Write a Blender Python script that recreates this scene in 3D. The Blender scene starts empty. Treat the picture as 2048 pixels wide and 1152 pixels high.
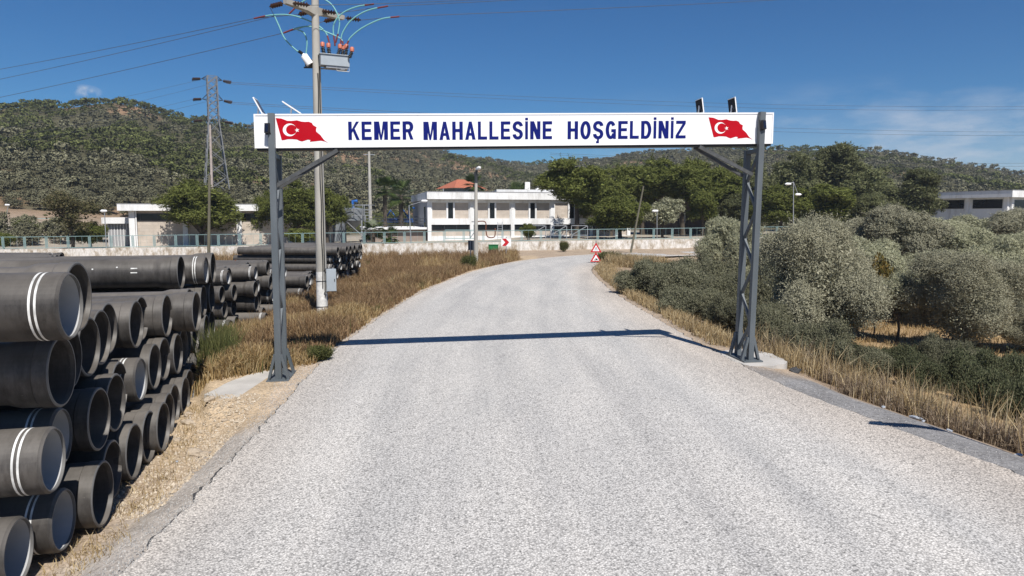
import bpy, math, random
import numpy as np
from mathutils import Vector, Matrix, Quaternion
from mathutils import noise as mnoise

SC = bpy.context.scene
COL = SC.collection
R = math.radians
rnd = random.Random(11)
rs = np.random.RandomState(5)

# ------------------------------------------------------------------ camera, sky, sun, exposure
CAM_H, F_PX, PITCH = 3.41, 1400.0, math.atan(144 / 1400)
CT, ST = math.cos(PITCH), math.sin(PITCH)
cam = bpy.data.cameras.new('camera')
cam.sensor_width = 36.0
cam.lens = 36.0 * F_PX / 2048
cam.clip_start, cam.clip_end = 0.1, 6000
camo = bpy.data.objects.new('camera', cam)
COL.objects.link(camo)
camo.location = (0, 0, CAM_H)
camo.rotation_euler = (math.pi / 2 - PITCH, 0, 0)
SC.camera = camo

SUN_EL = R(52.5)
SUN_AZ = (0.349, -0.937)
sv = Vector((SUN_AZ[0] * math.cos(SUN_EL), SUN_AZ[1] * math.cos(SUN_EL), math.sin(SUN_EL))).normalized()
sun = bpy.data.lights.new('sun', 'SUN')
sun.energy = 5.0
sun.angle = R(0.53)
sun.color = (1.0, 0.955, 0.89)
suno = bpy.data.objects.new('sun', sun)
COL.objects.link(suno)
suno.location = (20, -40, 60)
suno.rotation_euler = sv.to_track_quat('Z', 'Y').to_euler()

world = bpy.data.worlds.new('World')
SC.world = world
world.use_nodes = True
wn, wl = world.node_tree.nodes, world.node_tree.links
wn.clear()
w_out = wn.new('ShaderNodeOutputWorld')
w_bg = wn.new('ShaderNodeBackground')
w_sky = wn.new('ShaderNodeTexSky')
w_sky.sky_type = 'NISHITA'
w_sky.sun_disc = False
w_sky.sun_elevation = SUN_EL
w_sky.sun_rotation = math.atan2(SUN_AZ[0], SUN_AZ[1])
w_sky.altitude = 900
w_sky.air_density = 1.0
w_sky.dust_density = 0.15
w_sky.ozone_density = 3.2
w_hs = wn.new('ShaderNodeHueSaturation')
w_hs.inputs['Saturation'].default_value = 1.16
w_hs.inputs['Value'].default_value = 0.93
w_gm = wn.new('ShaderNodeMix'); w_gm.data_type = 'RGBA'; w_gm.blend_type = 'MULTIPLY'
w_gm.inputs['Factor'].default_value = 1.0
w_gm.inputs[7].default_value = (0.45, 0.85, 1.13, 1)
wl.new(w_sky.outputs[0], w_hs.inputs['Color'])
wl.new(w_hs.outputs[0], w_gm.inputs[6])
# thin clouds low over the hills on the right
w_tc = wn.new('ShaderNodeTexCoord')
w_mp = wn.new('ShaderNodeMapping')
w_mp.inputs['Scale'].default_value = (4.0, 4.0, 15.0)
w_ns = wn.new('ShaderNodeTexNoise')
w_ns.inputs['Scale'].default_value = 1.7
w_ns.inputs['Detail'].default_value = 7
w_ns.inputs['Roughness'].default_value = 0.62
w_cr = wn.new('ShaderNodeValToRGB')
w_cr.color_ramp.elements[0].position = 0.46
w_cr.color_ramp.elements[1].position = 0.74
w_sx = wn.new('ShaderNodeSeparateXYZ')
w_e = wn.new('ShaderNodeMapRange')          # elevation mask
w_e.inputs['From Min'].default_value = 0.175
w_e.inputs['From Max'].default_value = 0.10
w_a = wn.new('ShaderNodeMapRange')          # towards the right-hand part of the sky
w_a.inputs['From Min'].default_value = 0.05
w_a.inputs['From Max'].default_value = 0.48
w_m1 = wn.new('ShaderNodeMath'); w_m1.operation = 'MULTIPLY'
w_m2 = wn.new('ShaderNodeMath'); w_m2.operation = 'MULTIPLY'
w_m3 = wn.new('ShaderNodeMath'); w_m3.operation = 'MULTIPLY'; w_m3.inputs[1].default_value = 0.62
w_mix = wn.new('ShaderNodeMix'); w_mix.data_type = 'RGBA'
w_mix.inputs[7].default_value = (8.2, 8.8, 9.8, 1)
wl.new(w_tc.outputs['Generated'], w_mp.inputs['Vector'])
wl.new(w_mp.outputs[0], w_ns.inputs['Vector'])
wl.new(w_ns.outputs['Fac'], w_cr.inputs['Fac'])
wl.new(w_tc.outputs['Generated'], w_sx.inputs[0])
wl.new(w_sx.outputs['Z'], w_e.inputs['Value'])
wl.new(w_sx.outputs['X'], w_a.inputs['Value'])
wl.new(w_cr.outputs[0], w_m1.inputs[0]); wl.new(w_e.outputs[0], w_m1.inputs[1])
def wmath(op, a, b):
    m = wn.new('ShaderNodeMath'); m.operation = op; m.use_clamp = True
    for v, k in ((a, 0), (b, 1)):
        if isinstance(v, (int, float)): m.inputs[k].default_value = v
        else: wl.new(v, m.inputs[k])
    return m.outputs[0]
w_v = wn.new('ShaderNodeMapRange'); w_v.inputs['From Min'].default_value = 0.15; w_v.inputs['From Max'].default_value = 0.03   # thin veil near the skyline
wl.new(w_sx.outputs['Z'], w_v.inputs['Value'])
veil = wmath('MULTIPLY', w_v.outputs[0], .42)
cl = wmath('MULTIPLY', w_m1.outputs[0], .8)
both = wmath('MULTIPLY', wmath('ADD', cl, veil), w_a.outputs[0])
# one small puff over the left-hand hill
w_d = wn.new('ShaderNodeVectorMath'); w_d.operation = 'DISTANCE'; w_d.inputs[1].default_value = (-.5064, .8497, .1469 * 2.2)
w_sc = wn.new('ShaderNodeVectorMath'); w_sc.operation = 'MULTIPLY'; w_sc.inputs[1].default_value = (1, 1, 2.2)
wl.new(w_tc.outputs['Generated'], w_sc.inputs[0]); wl.new(w_sc.outputs[0], w_d.inputs[0])
w_p = wn.new('ShaderNodeMapRange'); w_p.inputs['From Min'].default_value = 0.019; w_p.inputs['From Max'].default_value = 0.002
wl.new(w_d.outputs['Value'], w_p.inputs['Value'])
w_pn = wn.new('ShaderNodeTexNoise'); w_pn.inputs['Scale'].default_value = 60; w_pn.inputs['Detail'].default_value = 6
wl.new(w_tc.outputs['Generated'], w_pn.inputs['Vector'])
w_pr = wn.new('ShaderNodeMapRange'); w_pr.inputs['From Min'].default_value = .40; w_pr.inputs['From Max'].default_value = .66; wl.new(w_pn.outputs['Fac'], w_pr.inputs['Value'])
puff = wmath('MULTIPLY', wmath('MULTIPLY', w_p.outputs[0], 1.5), w_pr.outputs[0])
wl.new(wmath('ADD', both, puff), w_m3.inputs[0]); w_m3.inputs[1].default_value = 0.9
wl.new(w_m3.outputs[0], w_mix.inputs['Factor'])
wl.new(w_gm.outputs[2], w_mix.inputs[6])
wl.new(w_mix.outputs[2], w_bg.inputs['Color'])
w_bg.inputs['Strength'].default_value = 0.06
wl.new(w_bg.outputs[0], w_out.inputs[0])

SC.view_settings.view_transform = 'Standard'
SC.view_settings.look = 'None'
SC.view_settings.exposure = 0.35
SC.view_settings.gamma = 1.0
SC.cycles.max_bounces = 6
SC.cycles.diffuse_bounces = 3
SC.cycles.transparent_max_bounces = 4

# ------------------------------------------------------------------ pixel <-> place
def ray(px, py):
    a = (px - 1024) / F_PX; b = (576 - py) / F_PX
    return (a, CT + b * ST, -ST + b * CT)
def G(px, py):                       # where the gently tilted road plane is seen
    r = ray(px, py); t = -CAM_H / (r[2] - .011 * r[0])
    return (r[0] * t, r[1] * t)
def at(px, py, Y):                   # the point seen at (px,py) at forward distance Y
    r = ray(px, py); t = Y / r[1]
    return Vector((r[0] * t, Y, CAM_H + r[2] * t))
def xat(px, Y, z):
    return (px - 1024) / F_PX * (Y * CT + (CAM_H - z) * ST)

# ------------------------------------------------------------------ terrain heights
LE = [(-3.6, -30), (-3.75, 0), (-3.78, 6.43), (-3.85, 8.24), (-4.1, 11.34), (-4.36, 14.12), (-4.6, 17.92), (-4.52, 23.76),
      (-4.08, 32.67), (-2.37, 44.66), (1.03, 55.0), (7.41, 61.8), (15.42, 64.0), (60, 66)]
RE = [(11, -30), (8.0, 0), (6.55, 8.65), (6.42, 9.34), (6.18, 10.16), (5.97, 11.03), (5.65, 12.28), (5.3, 13.77), (5.02, 17.04), (4.88, 18.42),
      (4.71, 23.65), (4.41, 29.76), (4.6, 38.28), (4.87, 43.62), (5.9, 48.6), (9.3, 54.5), (14.8, 58.3), (60, 61)]
LEa, REa = np.array(LE), np.array(RE)
XL = lambda y: np.interp(y, LEa[:11, 1], LEa[:11, 0])
XR = lambda y: np.interp(y, REa[:15, 1], REa[:15, 0])
WALL = [(-120, 62), (-60, 63.0), (-35, 64.4), (-20, 66.2), (-5, 68.3), (5, 69.6), (14, 70.4), (22, 71.2), (28, 72.6), (40, 77), (120, 90)]
WAa = np.array(WALL)
YW = lambda x: np.interp(x, WAa[:, 0], WAa[:, 1])
def sstep(a, b, v):
    t = np.clip((v - a) / (b - a), 0, 1); return t * t * (3 - 2 * t)
RIDGE = np.array([(-700, 250, 330), (-300, 235, 330), (0, 222, 330), (80, 216, 325), (150, 219, 320), (250, 213, 320), (300, 222, 320), (350, 240, 325), (400, 255, 330),
                  (450, 262, 335), (520, 272, 345), (620, 285, 360), (760, 298, 390), (900, 312, 430), (980, 321, 480), (1060, 332, 560), (1100, 331, 560),
                  (1160, 322, 520), (1250, 312, 460), (1400, 306, 430), (1550, 304, 420), (1640, 303, 420), (1720, 309, 420), (1800, 322, 420),
                  (1900, 340, 430), (1960, 350, 440), (2048, 362, 470), (2300, 380, 500), (2900, 385, 520)])
def vnoise(x, y, s, seed=0):                      # smooth value noise, numpy
    x = x / s + seed * 17.3; y = y / s + seed * 9.1
    xi, yi = np.floor(x).astype(np.int64), np.floor(y).astype(np.int64)
    fx, fy = x - xi, y - yi
    fx, fy = fx * fx * (3 - 2 * fx), fy * fy * (3 - 2 * fy)
    def h(i, j):
        n = (i * 374761393 + j * 668265263 + seed * 1442695) & 0x7fffffff
        n = (n ^ (n >> 13)) * 1274126177 & 0x7fffffff
        return ((n ^ (n >> 16)) & 0xffff) / 65535.0
    return (h(xi, yi) * (1 - fx) + h(xi + 1, yi) * fx) * (1 - fy) + (h(xi, yi + 1) * (1 - fx) + h(xi + 1, yi + 1) * fx) * fy
def fbm(x, y, s, seed=0):
    return (vnoise(x, y, s, seed) * 4 + vnoise(x, y, s / 2.1, seed + 1) * 2 + vnoise(x, y, s / 4.3, seed + 2)) / 7
def H(x, y):
    x = np.asarray(x, float); y = np.asarray(y, float)
    z = .011 * np.clip(x, -45, 45)
    e = x - XR(y)
    dr = np.interp(e, [0, .5, 1.1, 2, 5, 9, 60], [0, -.03, -.14, -.42, -1.35, -2.1, -2.1])
    dr = dr * (1 - sstep(40, 50, y) * .75) * (1 - sstep(52, 60, y))
    dr = dr + sstep(1.2, 5, e) * .25 * (fbm(x, y, 4, 3) - .5)
    e = XL(y) - x
    near = np.interp(e, [0, .3, .9, 3, 60], [0, -.08, -.36, -.40, -.42])
    far = np.interp(e, [0, 1, 2.4, 3.6, 60], [0, -.1, -.33, -.60, -.64])
    k = sstep(10, 15, y)
    dl = (near * (1 - k) + far * k) * (1 - sstep(56, 62, y) * .6)
    dl = dl + sstep(.8, 2.5, e) * .1 * (fbm(x, y, 1.7, 8) - .5)
    pxx = 1024 + F_PX * x / np.maximum(y, .5)
    dl = dl * (1 - sstep(384, 408, pxx) * sstep(11.8, 13.0, y) * sstep(17.5, 16.0, y))
    z = z + np.where(x > XR(y), dr, 0) + np.where(x < XL(y), dl, 0)
    z = z + sstep(.5, 2.2, y - YW(x)) * .85
    r = np.hypot(x, y)
    az = np.arctan2(x, np.maximum(y, 1e-3))
    px = 1024 + F_PX * np.tan(np.clip(az, -1.3, 1.3)) * .995
    yr = np.interp(px, RIDGE[:, 0], RIDGE[:, 1]); Rr = np.interp(px, RIDGE[:, 0], RIDGE[:, 2])
    zr = CAM_H + Rr * np.cos(az) * (432 - yr) / F_PX
    r0 = np.interp(px, [0, 500, 900, 1500, 2048], [92, 112, 125, 125, 120])
    t = (r - r0) / (Rr - r0)
    up = np.where(t <= 1, np.clip(t, 0, 1) ** 1.12, np.clip(1 - (t - 1) * .55, .25, 1))
    und = (fbm(x, y, 45, 21) - .5) * 9 * np.clip(t, 0, 1) * np.clip(2.2 - t, 0, 1)
    hill = (zr * up + und) * (y > 0)
    return np.where(t > 0, z * np.clip(1 - t * 6, 0, 1) + np.maximum(hill, 0) + .85 * 0, z)
def Hf(x, y): return float(H(x, y))

# ------------------------------------------------------------------ helpers
def link(o, parent=None):
    COL.objects.link(o)
    if parent is not None: o.parent = parent
    return o
def tag(o, label=None, cat=None, group=None, kind=None):
    if label: o['label'] = label
    if cat: o['category'] = cat
    if group: o['group'] = group
    if kind: o['kind'] = kind
    return o
def thing(name, label, cat, loc=(0, 0, 0), rz=0, group=None):
    o = bpy.data.objects.new(name, None); COL.objects.link(o)
    o.empty_display_size = .2
    o.location = loc; o.rotation_euler = (0, 0, rz)
    return tag(o, label, cat, group)
def copy_tree(o, parent=None):
    c = o.copy(); COL.objects.link(c)
    if parent is not None: c.parent = parent
    for ch in list(o.children):
        copy_tree(ch, c)
    return c
class MB:
    def __init__(s): s.v = []; s.f = []; s.mi = []; s.sm = []
    def add(s, vs, fs, mi=0, smooth=False):
        b = len(s.v); s.v += [tuple(v) for v in vs]
        for f in fs: s.f.append(tuple(b + i for i in f)); s.mi.append(mi); s.sm.append(smooth)
        return s
    def box(s, x0, x1, y0, y1, z0, z1, mi=0, M=None):
        vs = [Vector(p) for p in ((x0, y0, z0), (x1, y0, z0), (x1, y1, z0), (x0, y1, z0), (x0, y0, z1), (x1, y0, z1), (x1, y1, z1), (x0, y1, z1))]
        if M is not None: vs = [M @ v for v in vs]
        return s.add(vs, [(0, 3, 2, 1), (4, 5, 6, 7), (0, 1, 5, 4), (1, 2, 6, 5), (2, 3, 7, 6), (3, 0, 4, 7)], mi)
    def bar(s, a, b, w, d=None, mi=0, up=(0, 0, 1)):     # rectangular bar from a to b
        a, b = Vector(a), Vector(b); d = d or w
        ax = (b - a).normalized(); u = Vector(up)
        if abs(ax.dot(u)) > .98: u = Vector((0, 1, 0))
        side = ax.cross(u).normalized(); u = side.cross(ax).normalized()
        vs = [p + side * sx * w / 2 + u * sy * d / 2 for p in (a, b) for sx, sy in ((-1, -1), (1, -1), (1, 1), (-1, 1))]
        return s.add(vs, [(0, 1, 2, 3), (7, 6, 5, 4), (0, 4, 5, 1), (1, 5, 6, 2), (2, 6, 7, 3), (3, 7, 4, 0)], mi)
    def tube(s, pts, r, n=8, mi=0, cap=True):
        pts = [Vector(p) for p in pts]
        rr = r if isinstance(r, (list, tuple)) else [r] * len(pts)
        rings = []; u = None
        for i, p in enumerate(pts):
            t = (pts[min(i + 1, len(pts) - 1)] - pts[max(i - 1, 0)]).normalized()
            if u is None:
                u = t.orthogonal().normalized()
            u = (u - t * u.dot(t)).normalized(); w = t.cross(u)
            rings.append([p + (u * math.cos(2 * math.pi * k / n) + w * math.sin(2 * math.pi * k / n)) * rr[i] for k in range(n)])
        vs = [v for q in rings for v in q]
        fs = [(i * n + k, i * n + (k + 1) % n, (i + 1) * n + (k + 1) % n, (i + 1) * n + k) for i in range(len(pts) - 1) for k in range(n)]
        s.add(vs, fs, mi, True)
        if cap:
            s.add(rings[0], [tuple(reversed(range(n)))], mi); s.add(rings[-1], [tuple(range(n))], mi)
        return s
    def lathe(s, prof, n=40, axis='X', mi=None, M=None):   # strips (a0,r0)-(a1,r1), each with its own vertices
        for i in range(len(prof) - 1):
            (a0, r0), (a1, r1) = prof[i][:2], prof[i + 1][:2]
            m = prof[i][2] if len(prof[i]) > 2 else (mi or 0)
            if abs(a0 - a1) + abs(r0 - r1) < 1e-7: continue
            vs = []
            for a, r in ((a0, r0), (a1, r1)):
                for k in range(n):
                    c, q = math.cos(2 * math.pi * k / n) * r, math.sin(2 * math.pi * k / n) * r
                    v = Vector((a, c, q)) if axis == 'X' else Vector((c, q, a))
                    vs.append(M @ v if M is not None else v)
            s.add(vs, [(k, (k + 1) % n, n + (k + 1) % n, n + k) for k in range(n)], m, True)
        return s
    def poly(s, pts, mi=0): return s.add(pts, [tuple(range(len(pts)))], mi)
    def plate(s, pts2, to3, t0, t1, mi=0):               # closed outline extruded; to3(u,v,t)
        n = len(pts2)
        vs = [to3(u, v, t1) for u, v in pts2] + [to3(u, v, t0) for u, v in pts2]
        return s.add(vs, [tuple(range(n))] + [(i, n + i, n + (i + 1) % n, (i + 1) % n) for i in range(n)], mi)
    def build(s, name, mats, parent=None):
        me = bpy.data.meshes.new(name)
        me.from_pydata(s.v, [], s.f)
        mats = mats if isinstance(mats, (list, tuple)) else [mats]
        for m in mats: me.materials.append(m)
        me.polygons.foreach_set('material_index', s.mi)
        me.polygons.foreach_set('use_smooth', s.sm)
        me.update()
        return link(bpy.data.objects.new(name, me), parent)
def np_mesh(name, V, nper, mats, parent=None, mi=None, obj=True):   # loose faces of nper corners each
    V = np.asarray(V, np.float32).reshape(-1, 3); nf = len(V) // nper
    me = bpy.data.meshes.new(name)
    me.vertices.add(len(V)); me.vertices.foreach_set('co', V.ravel())
    me.loops.add(len(V)); me.loops.foreach_set('vertex_index', np.arange(len(V), dtype=np.int32))
    me.polygons.add(nf)
    me.polygons.foreach_set('loop_start', np.arange(0, len(V), nper, dtype=np.int32))
    me.polygons.foreach_set('loop_total', np.full(nf, nper, np.int32))
    for m in (mats if isinstance(mats, (list, tuple)) else [mats]): me.materials.append(m)
    if mi is not None: me.polygons.foreach_set('material_index', np.asarray(mi, np.int32))
    me.update(calc_edges=True)
    if not obj: return me
    return link(bpy.data.objects.new(name, me), parent)

# ------------------------------------------------------------------ materials
def nmat(name):
    m = bpy.data.materials.new(name); m.use_nodes = True
    return m, m.node_tree.nodes, m.node_tree.links, m.node_tree.nodes['Principled BSDF']
def c4(c): return (c[0], c[1], c[2], 1)
def noise_node(n, l, scale, detail=4, coord='Object', stretch=None, rough=.55):
    tc = n.new('ShaderNodeTexCoord'); out = tc.outputs[coord]
    if stretch:
        mp = n.new('ShaderNodeMapping'); mp.inputs['Scale'].default_value = stretch
        l.new(out, mp.inputs[0]); out = mp.outputs[0]
    t = n.new('ShaderNodeTexNoise'); t.inputs['Scale'].default_value = scale
    t.inputs['Detail'].default_value = detail; t.inputs['Roughness'].default_value = rough
    l.new(out, t.inputs['Vector'])
    return t.outputs['Fac']
def ramp(n, l, fac, stops):
    r = n.new('ShaderNodeValToRGB'); e = r.color_ramp.elements
    e[0].position, e[0].color = stops[0][0], c4(stops[0][1])
    e[1].position, e[1].color = stops[-1][0], c4(stops[-1][1])
    for p, c in stops[1:-1]:
        k = e.new(p); k.color = c4(c)
    l.new(fac, r.inputs['Fac']); return r.outputs['Color']
def mixc(n, l, fac, a, b, mode='MIX'):
    m = n.new('ShaderNodeMix'); m.data_type = 'RGBA'; m.blend_type = mode
    if isinstance(fac, (int, float)): m.inputs['Factor'].default_value = fac
    else: l.new(fac, m.inputs['Factor'])
    for v, i in ((a, 6), (b, 7)):
        if isinstance(v, tuple): m.inputs[i].default_value = c4(v)
        else: l.new(v, m.inputs[i])
    return m.outputs[2]
def bump(n, l, p, h, strength=.3, dist=.02):
    b = n.new('ShaderNodeBump'); b.inputs['Strength'].default_value = strength; b.inputs['Distance'].default_value = dist
    l.new(h, b.inputs['Height']); l.new(b.outputs[0], p.inputs['Normal'])
def plain(name, c, rough=.6, metal=0, var=.25, scale=3, bmp=0, stretch=None, spec=.4):
    m, n, l, p = nmat(name); p.inputs['Specular IOR Level'].default_value = spec
    f = noise_node(n, l, scale, 5, stretch=stretch)
    lo = tuple(v * (1 - var) for v in c); hi = tuple(min(1, v * (1 + var * .6)) for v in c)
    l.new(ramp(n, l, f, [(.3, lo), (.7, hi)]), p.inputs['Base Color'])
    p.inputs['Roughness'].default_value = rough; p.inputs['Metallic'].default_value = metal
    if bmp: bump(n, l, p, noise_node(n, l, scale * 12, 3), bmp, .01)
    return m
def leafmat(name, cols, trans=.25, objvar=.25, rough=.75):
    m, n, l, p = nmat(name)
    g = n.new('ShaderNodeNewGeometry')
    k = len(cols)
    base = ramp(n, l, g.outputs['Random Per Island'], [(i / (k - 1), c) for i, c in enumerate(cols)])
    oi = n.new('ShaderNodeObjectInfo')
    v = n.new('ShaderNodeMapRange'); v.inputs['To Min'].default_value = 1 - objvar; v.inputs['To Max'].default_value = 1 + objvar
    l.new(oi.outputs['Random'], v.inputs['Value'])
    hs = n.new('ShaderNodeHueSaturation'); l.new(v.outputs[0], hs.inputs['Value']); l.new(base, hs.inputs['Color'])
    l.new(hs.outputs[0], p.inputs['Base Color'])
    p.inputs['Roughness'].default_value = rough
    p.inputs['Specular IOR Level'].default_value = .08
    tr = n.new('ShaderNodeBsdfTranslucent'); l.new(hs.outputs[0], tr.inputs['Color'])
    ms = n.new('ShaderNodeMixShader'); ms.inputs[0].default_value = trans
    o = n['Material Output']
    l.new(p.outputs[0], ms.inputs[1]); l.new(tr.outputs[0], ms.inputs[2]); l.new(ms.outputs[0], o.inputs['Surface'])
    return m

M = {}
M['steel'] = plain('grey_painted_steel', (.135, .155, .17), .45, .1, .18, 5)
M['steel_dark'] = plain('dark_steel', (.05, .055, .06), .5, .2)
M['galv'] = plain('galvanised_steel', (.38, .39, .40), .45, .5, .2, 8)
M['seam'] = plain('sign_seam', (.66, .66, .67), .5)
def steelmat():
    m, n, l, p = nmat('grey_painted_steel_weathered')
    f = noise_node(n, l, 3, 6, stretch=(1, 1, .25)); f2 = noise_node(n, l, 14, 6, rough=.7)
    c = ramp(n, l, f, [(.3, (.072, .086, .096)), (.7, (.115, .13, .142))])
    r_ = ramp(n, l, f2, [(.66, (0, 0, 0)), (.76, (1, 1, 1))])
    l.new(mixc(n, l, r_, c, (.13, .085, .06)), p.inputs['Base Color']); p.inputs['Roughness'].default_value = .5
    return m
M['steel'] = steelmat()
M['brace'] = plain('dark_angle_iron', (.075, .078, .08), .5, 0, .3, 8)
M['white_panel'] = plain('white_sign_panel', (.80, .81, .83), .35, 0, .03, 1.2)
M['white_trim'] = plain('white_trim', (.82, .82, .82), .35, 0, .03, 3)
M['blue'] = plain('blue_lettering', (.004, .010, .135), .5, 0, .05, spec=.12)
M['red'] = plain('flag_red', (.42, .003, .012), .5, 0, .08, spec=.12)
M['sign_red'] = plain('sign_red', (.5, .015, .02), .4, 0, .1)
M['black'] = plain('black_plastic', (.018, .018, .02), .45)
M['solar'] = plain('solar_cells', (.012, .016, .035), .15)
M['concrete'] = plain('pole_concrete', (.40, .38, .34), .85, 0, .22, 2.2, .25, stretch=(1, 1, .25))
M['concrete_pad'] = plain('concrete_pad', (.44, .42, .39), .9, 0, .2, 1.5, .3)
M['box_grey'] = plain('cabinet_grey', (.36, .40, .43), .4, .1, .08)
M['cable_teal'] = plain('teal_cable_sheath', (.17, .41, .41), .5, 0, .1)
M['cable_red'] = plain('dark_red_sheath', (.17, .035, .035), .5)
M['cable_black'] = plain('black_cable', (.03, .03, .03), .5)
M['wire'] = plain('aluminium_wire', (.10, .10, .11), .6, .2)
M['insul'] = plain('brown_glazed_insulator', (.045, .022, .014), .25)
M['orange'] = plain('orange_cap', (.50, .16, .10), .5)
def whitemat():
    m, n, l, p = nmat('stained_white_render')
    f = noise_node(n, l, 1.1, 7, stretch=(1, 1, .22), rough=.7); f2 = noise_node(n, l, 1.9, 8, rough=.75)
    c = ramp(n, l, f, [(.32, (.52, .51, .49)), (.5, (.72, .72, .715)), (.7, (.77, .77, .77))])
    pk = ramp(n, l, f2, [(.655, (1, 1, 1)), (.69, (.5, .49, .47))])
    l.new(mixc(n, l, 1.0, c, pk, 'MULTIPLY'), p.inputs['Base Color']); p.inputs['Roughness'].default_value = .85
    return m
M['whitewash'] = whitemat()
M['winglass'] = plain('dark_window_glass', (.012, .014, .016), .12, 0, .3, .8)
M['greywall'] = plain('shaded_grey_render', (.30, .30, .31), .85, 0, .15, 1)  # side walls' shade is put into this grey; roof edges share it
M['teal_fence'] = plain('teal_painted_frame', (.26, .385, .385), .5, .1, .15)
M['wood'] = plain('weathered_timber_pole', (.13, .12, .085), .85, 0, .25, 4, .2, stretch=(1, 1, .2))
M['bark'] = plain('bark', (.075, .06, .045), .9, 0, .35, 6, .4)
M['bark_pale'] = plain('pale_bark', (.17, .14, .11), .9, 0, .3, 6, .4)
M['green_bin'] = plain('green_bin_paint', (.02, .16, .05), .5)
M['bluepaint'] = plain('blue_equipment_paint', (.03, .13, .42), .45)
M['rock'] = plain('pale_rock', (.40, .33, .25), .9, 0, .25, 7, .5)
M['litter'] = plain('crumpled_pale_plastic', (.36, .39, .43), .3, 0, .2, 20)
M['rust'] = plain('rusty_steel', (.17, .06, .03), .8, 0, .3, 10)
M['tank'] = plain('grey_tank_steel', (.24, .26, .28), .45, .3, .15, 2)

def brickmat(name, c1, c2, mortar, scale):
    m, n, l, p = nmat(name)
    tc = n.new('ShaderNodeTexCoord'); b = n.new('ShaderNodeTexBrick')
    mp = n.new('ShaderNodeMapping'); mp.inputs['Rotation'].default_value = (R(90), 0, 0)
    l.new(tc.outputs['Object'], mp.inputs[0]); l.new(mp.outputs[0], b.inputs['Vector'])
    b.inputs['Scale'].default_value = scale
    b.inputs['Color1'].default_value = c4(c1); b.inputs['Color2'].default_value = c4(c2); b.inputs['Mortar'].default_value = c4(mortar)
    b.inputs['Mortar Size'].default_value = .012; b.inputs['Brick Width'].default_value = .9; b.inputs['Row Height'].default_value = .3
    f = noise_node(n, l, 1.2, 5)
    l.new(mixc(n, l, .5, b.outputs[0], ramp(n, l, f, [(.3, (.55, .55, .55)), (.7, (1, 1, 1))]), 'MULTIPLY'), p.inputs['Base Color'])
    p.inputs['Roughness'].default_value = .85
    return m
M['beige'] = brickmat('beige_stone_cladding', (.56, .49, .42), (.50, .43, .36), (.44, .39, .33), 1.0)
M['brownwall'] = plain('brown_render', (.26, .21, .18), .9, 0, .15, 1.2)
M['brownhouse'] = plain('shade_darkened_brown_render', (.15, .115, .095), .9, 0, .2, 1.2)  # brown render darkened to stand in for the shade of the trees
M['tiles'] = plain('orange_roof_tiles', (.38, .125, .07), .8, 0, .25, 6)

def pipemat():
    m, n, l, p = nmat('bitumen_coated_iron')
    f1 = noise_node(n, l, 1.6, 6, stretch=(.35, 1, 1))
    f2 = noise_node(n, l, 9, 5, stretch=(1, .6, .25), rough=.7)
    a = ramp(n, l, f1, [(.28, (.042, .039, .037)), (.55, (.070, .064, .059)), (.78, (.125, .115, .105))])
    b = ramp(n, l, f2, [(.38, (.5, .5, .5)), (.6, (1, 1, 1))])
    f3 = noise_node(n, l, 22, 3)
    sp = ramp(n, l, f3, [(.70, (0, 0, 0)), (.78, (1, 1, 1))])
    oi = n.new('ShaderNodeObjectInfo'); v = n.new('ShaderNodeMapRange')
    v.inputs['To Min'].default_value = .75; v.inputs['To Max'].default_value = 1.3
    l.new(oi.outputs['Random'], v.inputs['Value'])
    hs = n.new('ShaderNodeHueSaturation'); l.new(v.outputs[0], hs.inputs['Value'])
    l.new(mixc(n, l, .55, a, b, 'MULTIPLY'), hs.inputs['Color'])
    # settled dust on whatever faces up
    ge = n.new('ShaderNodeNewGeometry'); sz_ = n.new('ShaderNodeSeparateXYZ'); l.new(ge.outputs['True Normal'], sz_.inputs[0])
    du = n.new('ShaderNodeMapRange'); du.inputs['From Min'].default_value = .15; du.inputs['From Max'].default_value = 1.0; du.inputs['To Max'].default_value = .75
    l.new(sz_.outputs['Z'], du.inputs['Value'])
    dm = n.new('ShaderNodeMath'); dm.operation = 'MULTIPLY'; l.new(du.outputs[0], dm.inputs[0]); l.new(f1, dm.inputs[1])
    f4 = noise_node(n, l, 5, 7, stretch=(1, .35, .35), rough=.75)
    dr_ = ramp(n, l, f4, [(.40, (.45, .44, .43)), (.52, (1, 1, 1))])
    cc_ = mixc(n, l, .7, mixc(n, l, sp, hs.outputs[0], (.16, .15, .14)), dr_, 'MULTIPLY')
    l.new(mixc(n, l, dm.outputs[0], cc_, (.20, .18, .155)), p.inputs['Base Color'])
    p.inputs['Roughness'].default_value = .5
    p.inputs['Specular IOR Level'].default_value = .35
    bump(n, l, p, f2, .12, .01)
    return m
M['pipe'] = pipemat()
M['pipe_rim'] = plain('bare_pipe_rim', (.12, .118, .115), .6, 0, .2, 8)
M['lining'] = plain('cement_lining', (.38, .385, .39), .8, 0, .12, 2)
M['paint_white'] = plain('white_paint_band', (.62, .62, .60), .6, 0, .45, 7)

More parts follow.
